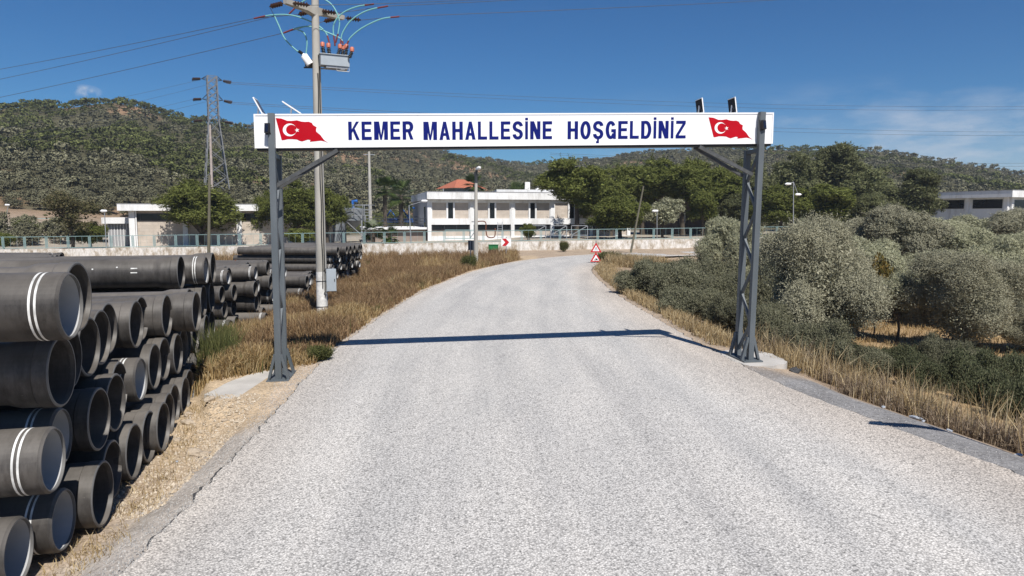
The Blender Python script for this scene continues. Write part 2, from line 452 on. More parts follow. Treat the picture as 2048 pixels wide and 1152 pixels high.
def roadmat():
    m, n, l, p = nmat('chip_seal')
    tc = n.new('ShaderNodeTexCoord')
    def vor(scale, feature='F1'):
        v = n.new('ShaderNodeTexVoronoi'); v.inputs['Scale'].default_value = scale; v.feature = feature
        l.new(tc.outputs['Object'], v.inputs['Vector']); return v
    v1, v2 = vor(44), vor(78)
    sep = n.new('ShaderNodeSeparateColor'); l.new(v1.outputs['Color'], sep.inputs[0])
    sep2 = n.new('ShaderNodeSeparateColor'); l.new(v2.outputs['Color'], sep2.inputs[0])
    a = ramp(n, l, sep.outputs[0], [(0, (.12, .12, .12)), (.10, (.22, .215, .21)), (.22, (.54, .525, .505)), (.7, (.68, .66, .635)), (1, (.82, .80, .77))])
    b = ramp(n, l, sep2.outputs[0], [(0, (.14, .14, .14)), (.16, (.42, .41, .40)), (.7, (.66, .64, .615)), (1, (.82, .80, .77))])
    ab = mixc(n, l, .5, a, b)
    gap = ramp(n, l, v1.outputs['Distance'], [(.30, (1, 1, 1)), (.65, (.48, .48, .48))])
    ab = mixc(n, l, .8, ab, gap, 'MULTIPLY')
    # wheel tracks and patches: a real difference of the stone cover
    at_ = n.new('ShaderNodeAttribute'); at_.attribute_name = 'track'
    ax_ = n.new('ShaderNodeAttribute'); ax_.attribute_name = 'lane'
    nl_ = n.new('ShaderNodeTexNoise'); nl_.inputs['Scale'].default_value = 1.0; nl_.inputs['Detail'].default_value = 5; nl_.inputs['Roughness'].default_value = .6
    l.new(ax_.outputs['Vector'], nl_.inputs['Vector'])
    lane = ramp(n, l, nl_.outputs['Fac'], [(.36, (.78, .775, .77)), (.5, (.97, .96, .94)), (.64, (1.10, 1.08, 1.045))])
    ab = mixc(n, l, .55, ab, lane, 'MULTIPLY')
    f = noise_node(n, l, .8, 6, stretch=(1, .22, 1))
    dk = ramp(n, l, f, [(.35, (.80, .81, .82)), (.65, (1.08, 1.07, 1.05))])
    ab = mixc(n, l, .6, ab, dk, 'MULTIPLY')
    tk = mixc(n, l, at_.outputs['Fac'], (1, 1, 1), (1.06, .965, .87))
    ab = mixc(n, l, 1.0, ab, tk, 'MULTIPLY')
    l.new(ab, p.inputs['Base Color'])
    p.inputs['Roughness'].default_value = .85; p.inputs['Specular IOR Level'].default_value = .25
    bump(n, l, p, v1.outputs['Distance'], .35, .012)
    return m
M['road'] = roadmat()
M['tar'] = plain('tar_edge', (.055, .055, .057), .9, 0, .5, 14, .5)

def groundmat():
    m, n, l, p = nmat('earth')
    a = n.new('ShaderNodeVertexColor'); a.layer_name = 'soil'
    f1 = noise_node(n, l, .9, 7, 'Object', rough=.65)
    f2 = noise_node(n, l, 17, 5, 'Object', rough=.7)
    tc = n.new('ShaderNodeTexCoord'); v = n.new('ShaderNodeTexVoronoi'); v.inputs['Scale'].default_value = 24
    l.new(tc.outputs['Object'], v.inputs['Vector'])
    sp = n.new('ShaderNodeSeparateColor'); l.new(v.outputs['Color'], sp.inputs[0])
    c = mixc(n, l, .8, a.outputs['Color'], ramp(n, l, f1, [(.3, (.68, .66, .64)), (.7, (1.2, 1.18, 1.15))]), 'MULTIPLY')
    c = mixc(n, l, .7, c, ramp(n, l, f2, [(.3, (.6, .58, .56)), (.68, (1.25, 1.25, 1.25))]), 'MULTIPLY')
    c = mixc(n, l, .45, c, ramp(n, l, sp.outputs[0], [(0, (.45, .45, .46)), (.3, (.9, .9, .9)), (1, (1.5, 1.5, 1.5))]), 'MULTIPLY')
    l.new(c, p.inputs['Base Color']); p.inputs['Roughness'].default_value = .95; p.inputs['Specular IOR Level'].default_value = .1
    bump(n, l, p, f2, .5, .04)
    return m
M['earth'] = groundmat()
def wallmat():
    m, n, l, p = nmat('old_whitewashed_render')
    f1 = noise_node(n, l, 1.5, 9, stretch=(1, 1, .6), rough=.75)
    f2 = noise_node(n, l, 5, 7, stretch=(1, 1, .3), rough=.75)
    c = ramp(n, l, f1, [(.38, (.28, .22, .16)), (.47, (.50, .45, .38)), (.55, (.68, .655, .62))])
    c = mixc(n, l, .6, c, ramp(n, l, f2, [(.36, (.45, .42, .38)), (.55, (1, 1, 1))]), 'MULTIPLY')
    l.new(c, p.inputs['Base Color']); p.inputs['Roughness'].default_value = .9
    return m
M['oldwall'] = wallmat()
def gratemat():                                       # wire mesh that lets most light through
    m, n, l, p = nmat('wire_mesh')
    tc = n.new('ShaderNodeTexCoord'); w = n.new('ShaderNodeTexVoronoi'); w.inputs['Scale'].default_value = 18
    return m
def hillleaf(name, cols, rng):                        # crown to crown differences of tone come from the place in the grove
    m, n, l, p = nmat(name)
    g = n.new('ShaderNodeNewGeometry'); k = len(cols)
    base = ramp(n, l, g.outputs['Random Per Island'], [(i / (k - 1), c) for i, c in enumerate(cols)])
    v = n.new('ShaderNodeTexVoronoi'); v.inputs['Scale'].default_value = .2; l.new(g.outputs['Position'], v.inputs['Vector'])
    sp = n.new('ShaderNodeSeparateColor'); l.new(v.outputs['Color'], sp.inputs[0])
    mr = n.new('ShaderNodeMapRange'); mr.inputs['To Min'].default_value, mr.inputs['To Max'].default_value = rng; l.new(sp.outputs[0], mr.inputs['Value'])
    hs = n.new('ShaderNodeHueSaturation'); l.new(mr.outputs[0], hs.inputs['Value']); l.new(base, hs.inputs['Color'])
    l.new(hs.outputs[0], p.inputs['Base Color']); p.inputs['Roughness'].default_value = .7; p.inputs['Specular IOR Level'].default_value = .15
    return m
M['olive'] = leafmat('olive_leaves', [(.255, .262, .165), (.30, .303, .195), (.345, .343, .23), (.40, .392, .275)], .2, .1)
M['olive_grey'] = leafmat('grey_olive_leaves', [(.225, .22, .15), (.265, .257, .18), (.31, .298, .212), (.36, .343, .25)], .2, .1)
M['shrub'] = leafmat('dusty_shrub_leaves', [(.105, .108, .066), (.135, .137, .085), (.17, .168, .108), (.23, .22, .155)], .2, .12)
M['pine'] = leafmat('pine_needles', [(.078, .094, .024), (.112, .13, .033), (.15, .168, .045), (.20, .212, .066)], .22, .2)
M['pine_dark'] = leafmat('dark_pine_needles', [(.085, .095, .042), (.122, .134, .06), (.162, .172, .082), (.22, .22, .125)], .2, .2)
M['decid'] = leafmat('dull_leaves', [(.05, .055, .025), (.09, .09, .04), (.13, .115, .055), (.17, .14, .08)], .25, .15)
M['fig'] = leafmat('yellowing_leaves', [(.10, .09, .03), (.17, .13, .04), (.24, .16, .05)], .3, .1)
M['cover'] = leafmat('dark_green_cover', [(.058, .07, .036), (.082, .094, .05), (.112, .12, .066), (.165, .165, .10)], .2, .1)
M['palm'] = leafmat('palm_fronds', [(.03, .05, .015), (.06, .09, .025), (.10, .13, .045)], .2, .15, .35)
M['straw'] = leafmat('dry_grass', [(.22, .15, .075), (.34, .25, .13), (.46, .36, .205), (.57, .47, .30)], .3, 0)
M['straw_brown'] = leafmat('brown_weeds', [(.13, .092, .06), (.21, .155, .105), (.29, .225, .155), (.41, .33, .24)], .25, 0)
M['rusty_weed'] = leafmat('rust_brown_weeds', [(.12, .072, .038), (.19, .12, .062), (.27, .18, .10), (.37, .265, .155)], .25, 0)
M['golden'] = leafmat('golden_dry_grass', [(.19, .12, .05), (.30, .205, .095), (.42, .31, .155), (.53, .42, .25)], .3, 0)
M['weed_green'] = leafmat('green_weeds', [(.06, .07, .025), (.10, .11, .04), (.15, .15, .06)], .25, .1)
M['hill_olive'] = hillleaf('hillside_olive_leaves', [(.115, .113, .067), (.147, .142, .086), (.187, .178, .114)], (.62, 1.35))
M['hill_green'] = hillleaf('hillside_green_leaves', [(.066, .076, .025), (.092, .103, .033), (.122, .132, .045)], (.65, 1.4))

# ------------------------------------------------------------------ ground, road
def build_ground():
    azf = np.radians(np.arange(-47, 47.01, .32)); azb = np.radians(np.linspace(47.5, 312.5, 60))
    az = np.concatenate([azf, azb]); na = len(az)
    rr = [.5]
    while rr[-1] < 150: rr.append(rr[-1] * 1.016 + .005)
    while rr[-1] < 920: rr.append(rr[-1] * 1.03)
    rr = np.array(rr); nr = len(rr)
    RR, AA = np.meshgrid(rr, az, indexing='ij')
    X, Y = RR * np.sin(AA), RR * np.cos(AA)
    Z = H(X, Y)
    V = np.stack([X, Y, Z], -1).reshape(-1, 3)
    i = np.arange(nr - 1)[:, None] * na; j = np.arange(na)[None]
    j2 = (j + 1) % na
    Fq = np.stack([i + j, i + j2, i + na + j2, i + na + j], -1).reshape(-1, 4)[:, ::-1]
    me = bpy.data.meshes.new('ground')
    me.vertices.add(len(V)); me.vertices.foreach_set('co', V.astype(np.float32).ravel())
    me.loops.add(Fq.size); me.loops.foreach_set('vertex_index', Fq.astype(np.int32).ravel())
    me.polygons.add(len(Fq)); me.polygons.foreach_set('loop_start', np.arange(0, Fq.size, 4, dtype=np.int32))
    me.polygons.foreach_set('loop_total', np.full(len(Fq), 4, np.int32))
    me.polygons.foreach_set('use_smooth', np.ones(len(Fq), bool))
    me.update(calc_edges=True)
    x, y = X.ravel(), Y.ravel()
    def mixa(c, col, f): return c * (1 - f[:, None]) + np.array(col)[None] * f[:, None]
    nz = fbm(x, y, 1.1, 31); nb = fbm(x, y, 5, 37)
    c = np.tile(np.array([.36, .29, .22]), (len(x), 1))                  # tan dirt
    eL = XL(y) - x; eR = x - XR(y)
    c = mixa(c, (.44, .35, .245), sstep(9.6, 11.2, y + (nz - .5) * 2.5) * (eL > -1) * (y < 60))
    c = mixa(c, (.40, .37, .34), sstep(1.0, .55, eL + (nz - .5) * 1.1) * (eL > -1) * sstep(12.5, 10.5, y + (nz - .5) * 2))   # worn old asphalt by the road
    c = mixa(c, (.46, .375, .285), sstep(.5, .3, eL + (nz - .5) * .25) * (eL > -1) * sstep(11.5, 13, y) * sstep(48, 40, y))
    c = mixa(c, (.26, .19, .11), sstep(14.5, 16.5, y + (nz - .5) * 2) * (eL > .35) * (y < 75))      # under the weeds
    c = mixa(c, (.22, .22, .225), (sstep(1.35, 1.05, eR + (nz - .5) * .5) * (eR > -.5)) * sstep(16.0, 14.0, y + (nz - .5) * 2))    # old asphalt margin
    c = mixa(c, (.29, .225, .165), sstep(1.15, 1.4, eR + (nz - .5) * .5) * sstep(60, 50, y))
    c = mixa(c, (.36, .26, .15), sstep(4.5, 7, eR + (nb - .5) * 2) * sstep(60, 50, y))    # golden field
    c = mixa(c, (.34, .31, .26), sstep(1, 3, y - YW(x)))
    r = np.hypot(x, y)
    hn = fbm(x, y, 38, 41)
    f = sstep(100, 130, r)
    hillc = mixa(np.tile(np.array([.25, .165, .105]), (len(x), 1)), (.075, .072, .042), sstep(.30, .40, hn * .6 + fbm(x, y, 13, 55) * .4))
    c = c * (1 - f[:, None]) + hillc * f[:, None]
    ca = me.color_attributes.new('soil', 'FLOAT_COLOR', 'POINT')
    ca.data.foreach_set('color', np.concatenate([c, np.ones((len(c), 1))], 1).astype(np.float32).ravel())
    me.materials.append(M['earth'])
    o = link(bpy.data.objects.new('ground', me)); tag(o, kind='structure')
build_ground()

def resample(P, n, s0=0, s1=1):
    P = np.array(P, float); d = np.r_[0, np.cumsum(np.hypot(*np.diff(P, axis=0).T))]
    t = np.linspace(0, 1, n)
    return np.stack([np.interp(t * d[-1], d, P[:, 0]), np.interp(t * d[-1], d, P[:, 1])], 1)
def smooth_poly(P, it=3):
    P = np.array(P, float)
    for _ in range(it):
        Q = [P[0]]
        for a, b in zip(P[:-1], P[1:]): Q += [a * .75 + b * .25, a * .25 + b * .75]
        Q.append(P[-1]); P = np.array(Q)
    return P
LS = smooth_poly([p for p in LE if p[1] > -20]); RS = smooth_poly([p for p in RE if p[1] > -20])
# pair the two edges at matching stations
SL = [(-3.75, -10), (-3.8, 7), (-4.5, 16), (-4.3, 30), (-2.4, 44.6), (.8, 54.5), (7.4, 61.8), (15.4, 64), (60, 66)]
SRt = [(9.4, -10), (6.9, 7), (5.05, 16.5), (4.41, 30), (4.85, 43), (5.9, 48.6), (9.3, 54.5), (14.8, 58.3), (60, 61)]
def station(P, q): return int(np.argmin(np.hypot(P[:, 0] - q[0], P[:, 1] - q[1])))
def build_road():
    rows = []
    for k in range(len(SL) - 1):
        a = resample(LS[station(LS, SL[k]):station(LS, SL[k + 1]) + 1], 90)
        b = resample(RS[station(RS, SRt[k]):station(RS, SRt[k + 1]) + 1], 90)
        rows += list(zip(a[:-1], b[:-1]))
    nA = 40
    for name, wide, zz, mt, jit in (('road', 0, .022, 'road', .07), ('road_edging', .025, .012, 'tar', .10)):
        V = []; tr = []; ln = []; along = 0
        for i, (a, b) in enumerate(rows):
            d = (b - a) / np.hypot(*(b - a))
            j1 = (mnoise.noise((a[0] * 3, a[1] * 3, 1)) + .6 * mnoise.noise((a[0] * 9, a[1] * 9, 4))) * jit
            j2 = (mnoise.noise((b[0] * 3, b[1] * 3, 7)) + .6 * mnoise.noise((b[0] * 9, b[1] * 9, 2))) * jit
            along += 0 if i == 0 else np.hypot(*(.5 * (a + b) - .5 * (rows[i - 1][0] + rows[i - 1][1])))
            a2 = a - d * (wide + j1); b2 = b + d * (wide + j2)
            for k in range(nA + 1):
                t = k / nA; p = a2 * (1 - t) + b2 * t
                V.append((p[0], p[1], .011 * max(-45, min(45, p[0])) + zz))
                w = np.hypot(*(b - a)); ln.append((t * w * 1.05, along * .02, 0))
                tr.append(max(0, 1 - (1 - t) * w / 1.9) * .9 + max(0, 1 - t * w / 1.2) * .5)
        Fq = []
        n1 = nA + 1
        for i in range(len(rows) - 1):
            for k in range(nA): Fq.append((i * n1 + k, i * n1 + k + 1, (i + 1) * n1 + k + 1, (i + 1) * n1 + k))
        me = bpy.data.meshes.new(name); me.from_pydata(V, [], Fq); me.materials.append(M[mt])
        if name == 'road':
            at_ = me.attributes.new('track', 'FLOAT', 'POINT'); at_.data.foreach_set('value', np.array(tr, np.float32))
            al_ = me.attributes.new('lane', 'FLOAT_VECTOR', 'POINT'); al_.data.foreach_set('vector', np.array(ln, np.float32).ravel())
        tag(link(bpy.data.objects.new(name, me)), kind='structure')
build_road()

# ------------------------------------------------------------------ the welcome arch
A_L, A_R = Vector((-4.96, 14.62, 0)), Vector((5.53, 16.02, 0))
UD = (A_R - A_L).normalized(); ND = Vector((-UD.y, UD.x, 0))         # along the beam, away from the camera
def build_arch():
    t = thing('welcome_arch', 'grey steel welcome arch spanning the road with long white lettered sign board', 'arch', (0.28, 15.3, 0))
    o0 = Vector(t.location)
    W2L = lambda p: Vector(p) - o0
    zL0, zR0 = -.055, .075
    zL1, zR1 = 5.50, 5.73
    SEP = .62
    for base, z0, z1, lean in ((A_L, zL0, zL1, .03), (A_R, zR0, zR1, .085)):
        mb = MB()
        b0 = Vector((base.x, base.y, z0)); b1 = Vector((base.x, base.y, z1)) + UD * lean
        fl = lambda k: b0.lerp(b1, k)
        hgt = z1 - z0
        tb = (z1 - .80 - z0) / hgt
        mb.bar(W2L(fl(0)), W2L(fl(1)), .125, .125, up=ND)
        # rear leg, dropped just under the board
        rb0, rb1 = b0 + ND * SEP, fl(tb) + ND * SEP
        mb.bar(W2L(rb0), W2L(rb1), .125, .125, up=ND)
        mb.bar(W2L(fl(tb - .008) + ND * .064), W2L(fl(tb - .008) + ND * (SEP - .064)), .10, .09)
        post = mb.build('post', M['steel'], t)
        lc = MB(); nz = 7
        for i in range(nz):
            k0, k1 = .035 + (tb - .05) * i / nz, .035 + (tb - .05) * (i + 1) / nz
            p, q = fl(k0), fl(k1)
            a, b = (p + ND * .05, q + ND * (SEP - .05)) if i % 2 else (p + ND * (SEP - .05), q + ND * .05)
            lc.bar(W2L(a), W2L(b), .05, .07)
        lc.build('lacing', M['steel'], post)
        bp = MB()
        c = b0 + ND * SEP / 2
        vs = [W2L(c + UD * su * .23 + ND * sn * .50 + Vector((0, 0, dz))) for dz in (-.012, .018) for su, sn in ((-1, -1), (1, -1), (1, 1), (-1, 1))]
        bp.add(vs, [(0, 3, 2, 1), (4, 5, 6, 7), (0, 1, 5, 4), (1, 2, 6, 5), (2, 3, 7, 6), (3, 0, 4, 7)])
        for q, leg in ((0, b0), (SEP, b0 + ND * SEP)):
            for su in (-1, 1):
                bp.bar(W2L(leg + UD * su * .20 + Vector((0, 0, .015))), W2L(leg + UD * su * .062 + Vector((0, 0, .55))), .055, .09, up=ND)
            for k in range(2):
                for su in (-.16, .16): bp.tube([W2L(leg + UD * su - ND * .1 * (1 if q == 0 else -1.4) + Vector((0, 0, .018))), W2L(leg + UD * su - ND * .1 * (1 if q == 0 else -1.4) + Vector((0, 0, .05)))], .018, 6)
        bp.build('base_plate', M['steel'], post)
    # board
    P0 = Vector((A_L.x, A_L.y, 0)) - UD * .33 + ND * .085
    L_ = (A_R - A_L).length + .33 + .40
    slope = (zR1 - zL1) / (A_R - A_L).length
    TH = .30
    def bd(u, v, n):                                  # u along, v up from the lower edge, n towards the camera from the face
        return W2L(P0 + UD * u - ND * n + Vector((0, 0, 4.812 + slope * (u - .33) + v)))
    BH = .682
    b = MB(); 
    def slab(u0, u1, v0, v1, n0, n1, mi=0):
        vs = [bd(u, v, n) for n in (n0, n1) for u, v in ((u0, v0), (u1, v0), (u1, v1), (u0, v1))]
        b.add(vs, [(0, 3, 2, 1), (4, 5, 6, 7), (0, 1, 5, 4), (1, 2, 6, 5), (2, 3, 7, 6), (3, 0, 4, 7)], mi)
    slab(0, L_, 0, BH, -TH, 0)
    board = b.build('sign_board', M['white_panel'], t)
    b = MB()
    slab(.028, L_ - .028, BH - .026, BH + .006, -.03, .012); slab(.028, L_ - .028, -.006, .022, -.03, .012)
    slab(-.006, .026, -.006, BH + .006, -.03, .012); slab(L_ - .026, L_ + .006, -.006, BH + .006, -.03, .012)
    b.build('board_frame', M['white_trim'], board)
    b = MB(); slab(.03, L_ - .03, -.05, -.008, -TH + .02, -.02); slab(.02, L_ - .02, -.03, -.0075, -TH + .0, -TH + .018)
    b.build('board_underside_shade', M['black'], board)  # black strip below the board stands in for its underside shade
    # pixel on the board face -> (u, v)
    JOINTS = []
    fp = P0; 
    def uv(px, py):
        r = Vector(ray(px, py)); o = Vector((0, 0, CAM_H))
        k = (fp - o).dot(ND) / r.dot(ND); p = o + r * k
        u = (p - fp).dot(UD)
        return u, p.z - (4.812 + slope * (u - .33))
    for px in (676, 836, 1119, 1396):
        u = uv(px, 260)[0]; b = MB(); slab(u - .003, u + .003, .03, BH - .03, -.001, .002); b.build('panel_seam', M['seam'], board)
    # letters
    SW = .325
    def strokes(ch):
        s = []; st = SW
        def S(pts, w=st): s.append(('l', pts, w))
        def Q(*p): s.append(('q', list(p)))
        x1 = 1 - st
        vb = .168                                    # bar thickness (of the height)
        def rect(a, b_, c, d): Q((a, c), (b_, c), (b_, d), (a, d))
        if ch in 'KEMRHLNDİ': 
            if ch == 'İ': rect(0, st, 0, 1)
            elif ch != 'D' or True: rect(0, st, 0, 1)
        if ch == 'E': rect(st, 1, 0, vb); rect(st, 1, 1 - vb, 1); rect(st, .92, .43, .43 + vb)
        if ch == 'L': rect(st, 1, 0, vb)
        if ch == 'H': rect(x1, 1, 0, 1); rect(st, x1, .43, .43 + vb)
        if ch == 'M': rect(1 - st * .85, 1, 0, 1); Q((st * .5, 1), (st * 1.15, 1), (.56, 0), (.44, 0)); Q((1 - st * 1.1, 1), (1 - st * .5, 1), (.56, 0), (.46, 0))
        if ch == 'N': rect(x1, 1, 0, 1); Q((0, 1), (st * 1.15, 1), (1, 0), (1 - st * 1.15, 0))
        if ch == 'K': Q((st, .38), (st, .58), (.72, 1), (1, 1)); Q((.34, .60), (.53, .70), (1.03, 0), (.74, 0))
        if ch == 'A': Q((0, 0), (st, 0), (.60, 1), (.36, 1)); Q((1 - st, 0), (1, 0), (.64, 1), (.40, 1)); rect(.22, .78, .22, .22 + vb * .9)
        if ch == 'Z': rect(0, 1, 0, vb); rect(.03, .98, 1 - vb, 1); Q((0, vb), (.30, vb), (.98, 1 - vb), (.68, 1 - vb))
        if ch == 'İ': rect(0, st, 1.10, 1.25)
        def arc(cx, cy, rx, ry, a0, a1, n=14): return [(cx + rx * math.cos(R(a0 + (a1 - a0) * i / n)), cy + ry * math.sin(R(a0 + (a1 - a0) * i / n))) for i in range(n + 1)]
        h = st / 2
        if ch in 'OG':
            if ch == 'O': S(arc(.5, .5, .5 - h, .5 - .075, 0, 360, 32) )
            else:
                S(arc(.5, .5, .5 - h, .5 - .075, 35, 330, 26)); rect(.55, 1, .38, .38 + vb); rect(1 - st * .8, 1, 0, .38)
        if ch == 'D': S([(st * .9, .925)] + arc(.45, .5, .55 - h, .425, 90, -90, 16) + [(st * .9, .075)])
        if ch == 'R':
            S([(st * .9, .925)] + arc(.55, .71, .45 - h, .215, 90, -90, 12) + [(st * .9, .495)]); Q((.42, .5), (.70, .5), (1.0, 0), (.70, 0))
        if ch in 'SŞ':
            S(arc(.5, .72, .5 - h, .205, 5, 90, 8) + arc(.5, .72, .5 - h, .205, 98, 245, 12) + arc(.5, .28, .5 - h, .205, 65, -90, 14) + arc(.5, .28, .5 - h, .205, -98, -180, 8))
        if ch == 'Ş': rect(.40, .58, -.12, -.005); rect(.30, .585, -.24, -.125)
        return s
    def letter(mb, ch, u0, v0, w, h, cnt):
        for k in strokes(ch):
            cnt[0] += 1; t1 = .004 + (cnt[0] % 6) * .0007
            if k[0] == 'q':
                mb.plate([(u0 + x * w, v0 + y * h) for x, y in k[1]], bd, .0005, t1)
            else:
                P = [Vector((x * w, y * h)) for x, y in k[1]]; n = len(P)
                closed = (P[0] - P[-1]).length < 1e-4
                Lp, Rp = [], []
                for i in range(n):
                    a = P[i - 1] if i > 0 else (P[-2] if closed else P[0]); c = P[i + 1] if i < n - 1 else (P[1] if closed else P[-1])
                    d = (c - a).normalized(); nn = Vector((-d.y, d.x))
                    th = (k[2] * w / 2) * abs(nn.x) ** 1 + (.082 * h) * (1 - abs(nn.x) ** 1)
                    Lp.append(P[i] + nn * th); Rp.append(P[i] - nn * th)
                for i in range(n - 1):
                    mb.add([bd(u0 + q.x, v0 + q.y, t1) for q in (Lp[i], Lp[i + 1], Rp[i + 1], Rp[i])], [(0, 1, 2, 3)])
    cnt = [0]
    for word, (xa, xb, yt, yb) in (('KEMER', (697, 827, 243, 279.5)), ('MAHALLESİNE', (847, 1104, 243, 279)), ('HOŞGELDİNİZ', (1135, 1371, 242, 277.5))):
        mb = MB(); ua, va = uv(xa, yb); ub, vb = uv(xb, yb); _, vt = uv((xa + xb) / 2, (yt))
        _, v0 = uv((xa + xb) / 2, yb); h = vt - v0
        wts = [dict(M=1.28, İ=.27, L=.88, E=.92).get(c, 1.0) for c in word]; gap = .22
        unit = (ub - ua) / (sum(wts) + gap * (len(word) - 1))
        u = ua
        global SWS
        for c, wt in zip(word, wts):
            wd = unit * wt
            SWl = SW
            if c == 'İ':
                # the dotted I is all stem
                mb.plate([(u, v0), (u + wd, v0), (u + wd, v0 + h), (u, v0 + h)], bd, .0005, .0045)
                mb.plate([(u, v0 + h * 1.06), (u + wd, v0 + h * 1.06), (u + wd, v0 + h * 1.20), (u, v0 + h * 1.20)], bd, .0005, .0045)
            else: letter(mb, c, u, v0, wd, h, cnt)
            u += wd + unit * gap
        mb.build('lettering', M['blue'], board)
    FL = [(395, 430), (480, 438), (520, 452), (570, 473), (640, 475), (720, 465), (790, 485), (850, 490), (900, 487), (950, 505), (970, 540), (1025, 572),
          (1015, 600), (1018, 640), (1080, 690), (1140, 770), (1200, 812), (1150, 790), (1090, 778), (1000, 788), (920, 795), (930, 768), (890, 762),
          (850, 775), (800, 790), (760, 780), (720, 760), (650, 755), (580, 755), (530, 768), (488, 772)]
    for ox, oy, sc in ((0, 0, 1.0), (1417 - 551.4 * 1, -1.5, .84)):
        def fuv(zx, zy):
            px, py = 500 + zx * .1302, 180 + zy * .1302
            if ox: px = 1417 + (px - 551.4) * .84; py = 234.5 + (py - 236) * .90
            return uv(px, py)
        mb = MB(); mb.plate([fuv(*p) for p in FL][::-1], bd, .0005, .004)
        fl = mb.build('flag', M['red'], board)
        mb = MB()
        pts = []
        for i in range(25):
            a = R(28 + (332 - 28) * i / 24); pts.append((610 + 103 * math.cos(a) * 1.02, 613 - 98 * math.sin(a)))
        for i in range(25):
            a = R(318 - (318 - 42) * i / 24); pts.append((636 + 82 * math.cos(a) * 1.0, 611 - 77 * math.sin(a)))
        mb.plate([fuv(*p) for p in pts], bd, .0045, .0065)
        st = []
        for i in range(10):
            a = R(100 + 36 * i); r_ = 38 if i % 2 == 0 else 15
            st.append((724 + r_ * math.cos(a), 618 - r_ * math.sin(a)))
        mb.plate([fuv(*p) for p in st], bd, .0045, .0065)
        mb.build('crescent_and_star', M['white_trim'], fl)
    # knee braces
    for base, z0, z1, sgn, k_low in ((A_L, zL0, zL1, 1, .735), (A_R, zR0, zR1, -1, .755)):
        for n_ in (.09, SEP - .04):
            p = Vector((base.x, base.y, z0 + (z1 - z0) * k_low)) + ND * n_ + UD * sgn * .05
            q = Vector((base.x, base.y, 0)) + UD * sgn * 1.33 + ND * min(n_, .36)
            q.z = 4.755 + slope * ((q - P0).dot(UD) - .33)
            mb = MB(); mb.bar(W2L(p), W2L(q), .055, .075); mb.build('knee_brace', M['brace'], t)
    # small solar panels on the top edge
    for px, tilt, hh, off in ((507, .45, .36, 0), (584, .95, .40, .3), (1404, .22, .33, 0), (1470, .22, .35, 0)):
        u, _ = uv(px, 226)
        mb = MB()
        wid = .46
        dx = -math.sin(tilt) if px < 1000 else -math.sin(tilt) * .6
        dz = math.cos(tilt) if px < 1000 else .97
        for n0, n1 in ((-.36, .0),):
            a0, a1 = bd(u + .16 if px < 1000 else u + .03, BH + .012, n0), bd(u + .16 if px < 1000 else u + .03, BH + .012, n1)
            vx = UD * dx * hh * 1.1 + Vector((0, 0, dz * hh))
            thk = UD.cross(Vector((0, 0, 1))) * 0 + (UD * dz - Vector((0, 0, dx))) * .025
            vs = [a0, a1, a1 + vx, a0 + vx]; vs += [v + thk for v in vs]
            mb.add(vs, [(0, 3, 2, 1), (4, 5, 6, 7), (0, 1, 5, 4), (1, 2, 6, 5), (2, 3, 7, 6), (3, 0, 4, 7)])
            pan = mb.build('solar_panel', M['white_trim'], t)
            m2 = MB(); k = thk * 1.08
            q = [a0 + vx * .06 + k, a1 + vx * .06 + k, a1 + vx * .94 + k, a0 + vx * .94 + k]
            m2.poly(q)
            if px > 1000: k = thk * -.08; m2.poly([a0 + vx * .05 + k, a1 + vx * .05 + k, a1 + vx * .95 + k, a0 + vx * .95 + k])
            m2.build('solar_cells', M['solar'], pan)
            m3 = MB(); mid = (a0 + a1) / 2 + vx * .55
            foot = Vector(mid); foot.z = a0.z - .01
            m3.bar(mid, foot - UD * .02, .025); m3.build('strut', M['white_trim'], pan)
    # small floodlights clipped on the front legs
    for base, z0, z1, px, py, su in ((A_L, zL0, zL1, 535.5, 257, -.5), (A_R, zR0, zR1, 1526, 250, .6)):
        c = at(px, py, (base.y - .06))
        mb = MB()
        Mx = Matrix.Translation(W2L(c)) @ Matrix.Rotation(math.atan2(UD.y, UD.x) + su * .6, 4, 'Z') @ Matrix.Rotation(R(-8), 4, 'X')
        mb.box(-.05, .05, -.05, .02, -.10, .10, 0, Mx); mb.box(-.06, .06, .021, .05, -.115, .115, 0, Mx)
        fl = mb.build('floodlight', M['black'], t)
        m2 = MB(); m2.box(-.034, .034, -.056, -.0505, -.075, .075, 0, Mx); m2.build('lens', M['solar'], fl)
build_arch()

# concrete pads under the posts
def pad(name, label, pts, z, th=.12):
    mb = MB(); P = smooth_poly(pts + [pts[0]], 2)[:-1]
    Q = [(p[0] + .07 * mnoise.noise((p[0] * 4, p[1] * 4, 2)), p[1] + .09 * mnoise.noise((p[0] * 4, p[1] * 4, 5))) for p in P]
    n = len(Q)
    # keep outline counter-clockwise
    ar = sum(Q[i][0] * Q[(i + 1) % n][1] - Q[(i + 1) % n][0] * Q[i][1] for i in range(n))
    if ar < 0: Q.reverse()
    mb.plate(Q, lambda u, v, t: Vector((u, v, t)), z - th, z)
    o = mb.build(name, M['concrete_pad']); tag(o, label, 'concrete pad')
PADL = [G(*p) for p in ((408, 790), (470, 758), (530, 741), (580, 733), (606, 730), (600, 750), (578, 772), (530, 789), (460, 800))]
PADR = [G(*p) for p in ((1432, 706), (1478, 695), (1530, 702), (1566, 715), (1580, 727), (1520, 733), (1466, 726))]
pad('concrete_pad', 'pale concrete pad with a ragged edge under the left arch post', PADL, -.058, .4)
pad('concrete_pad', 'rough concrete pad under the right arch post', PADR, .058, .2)

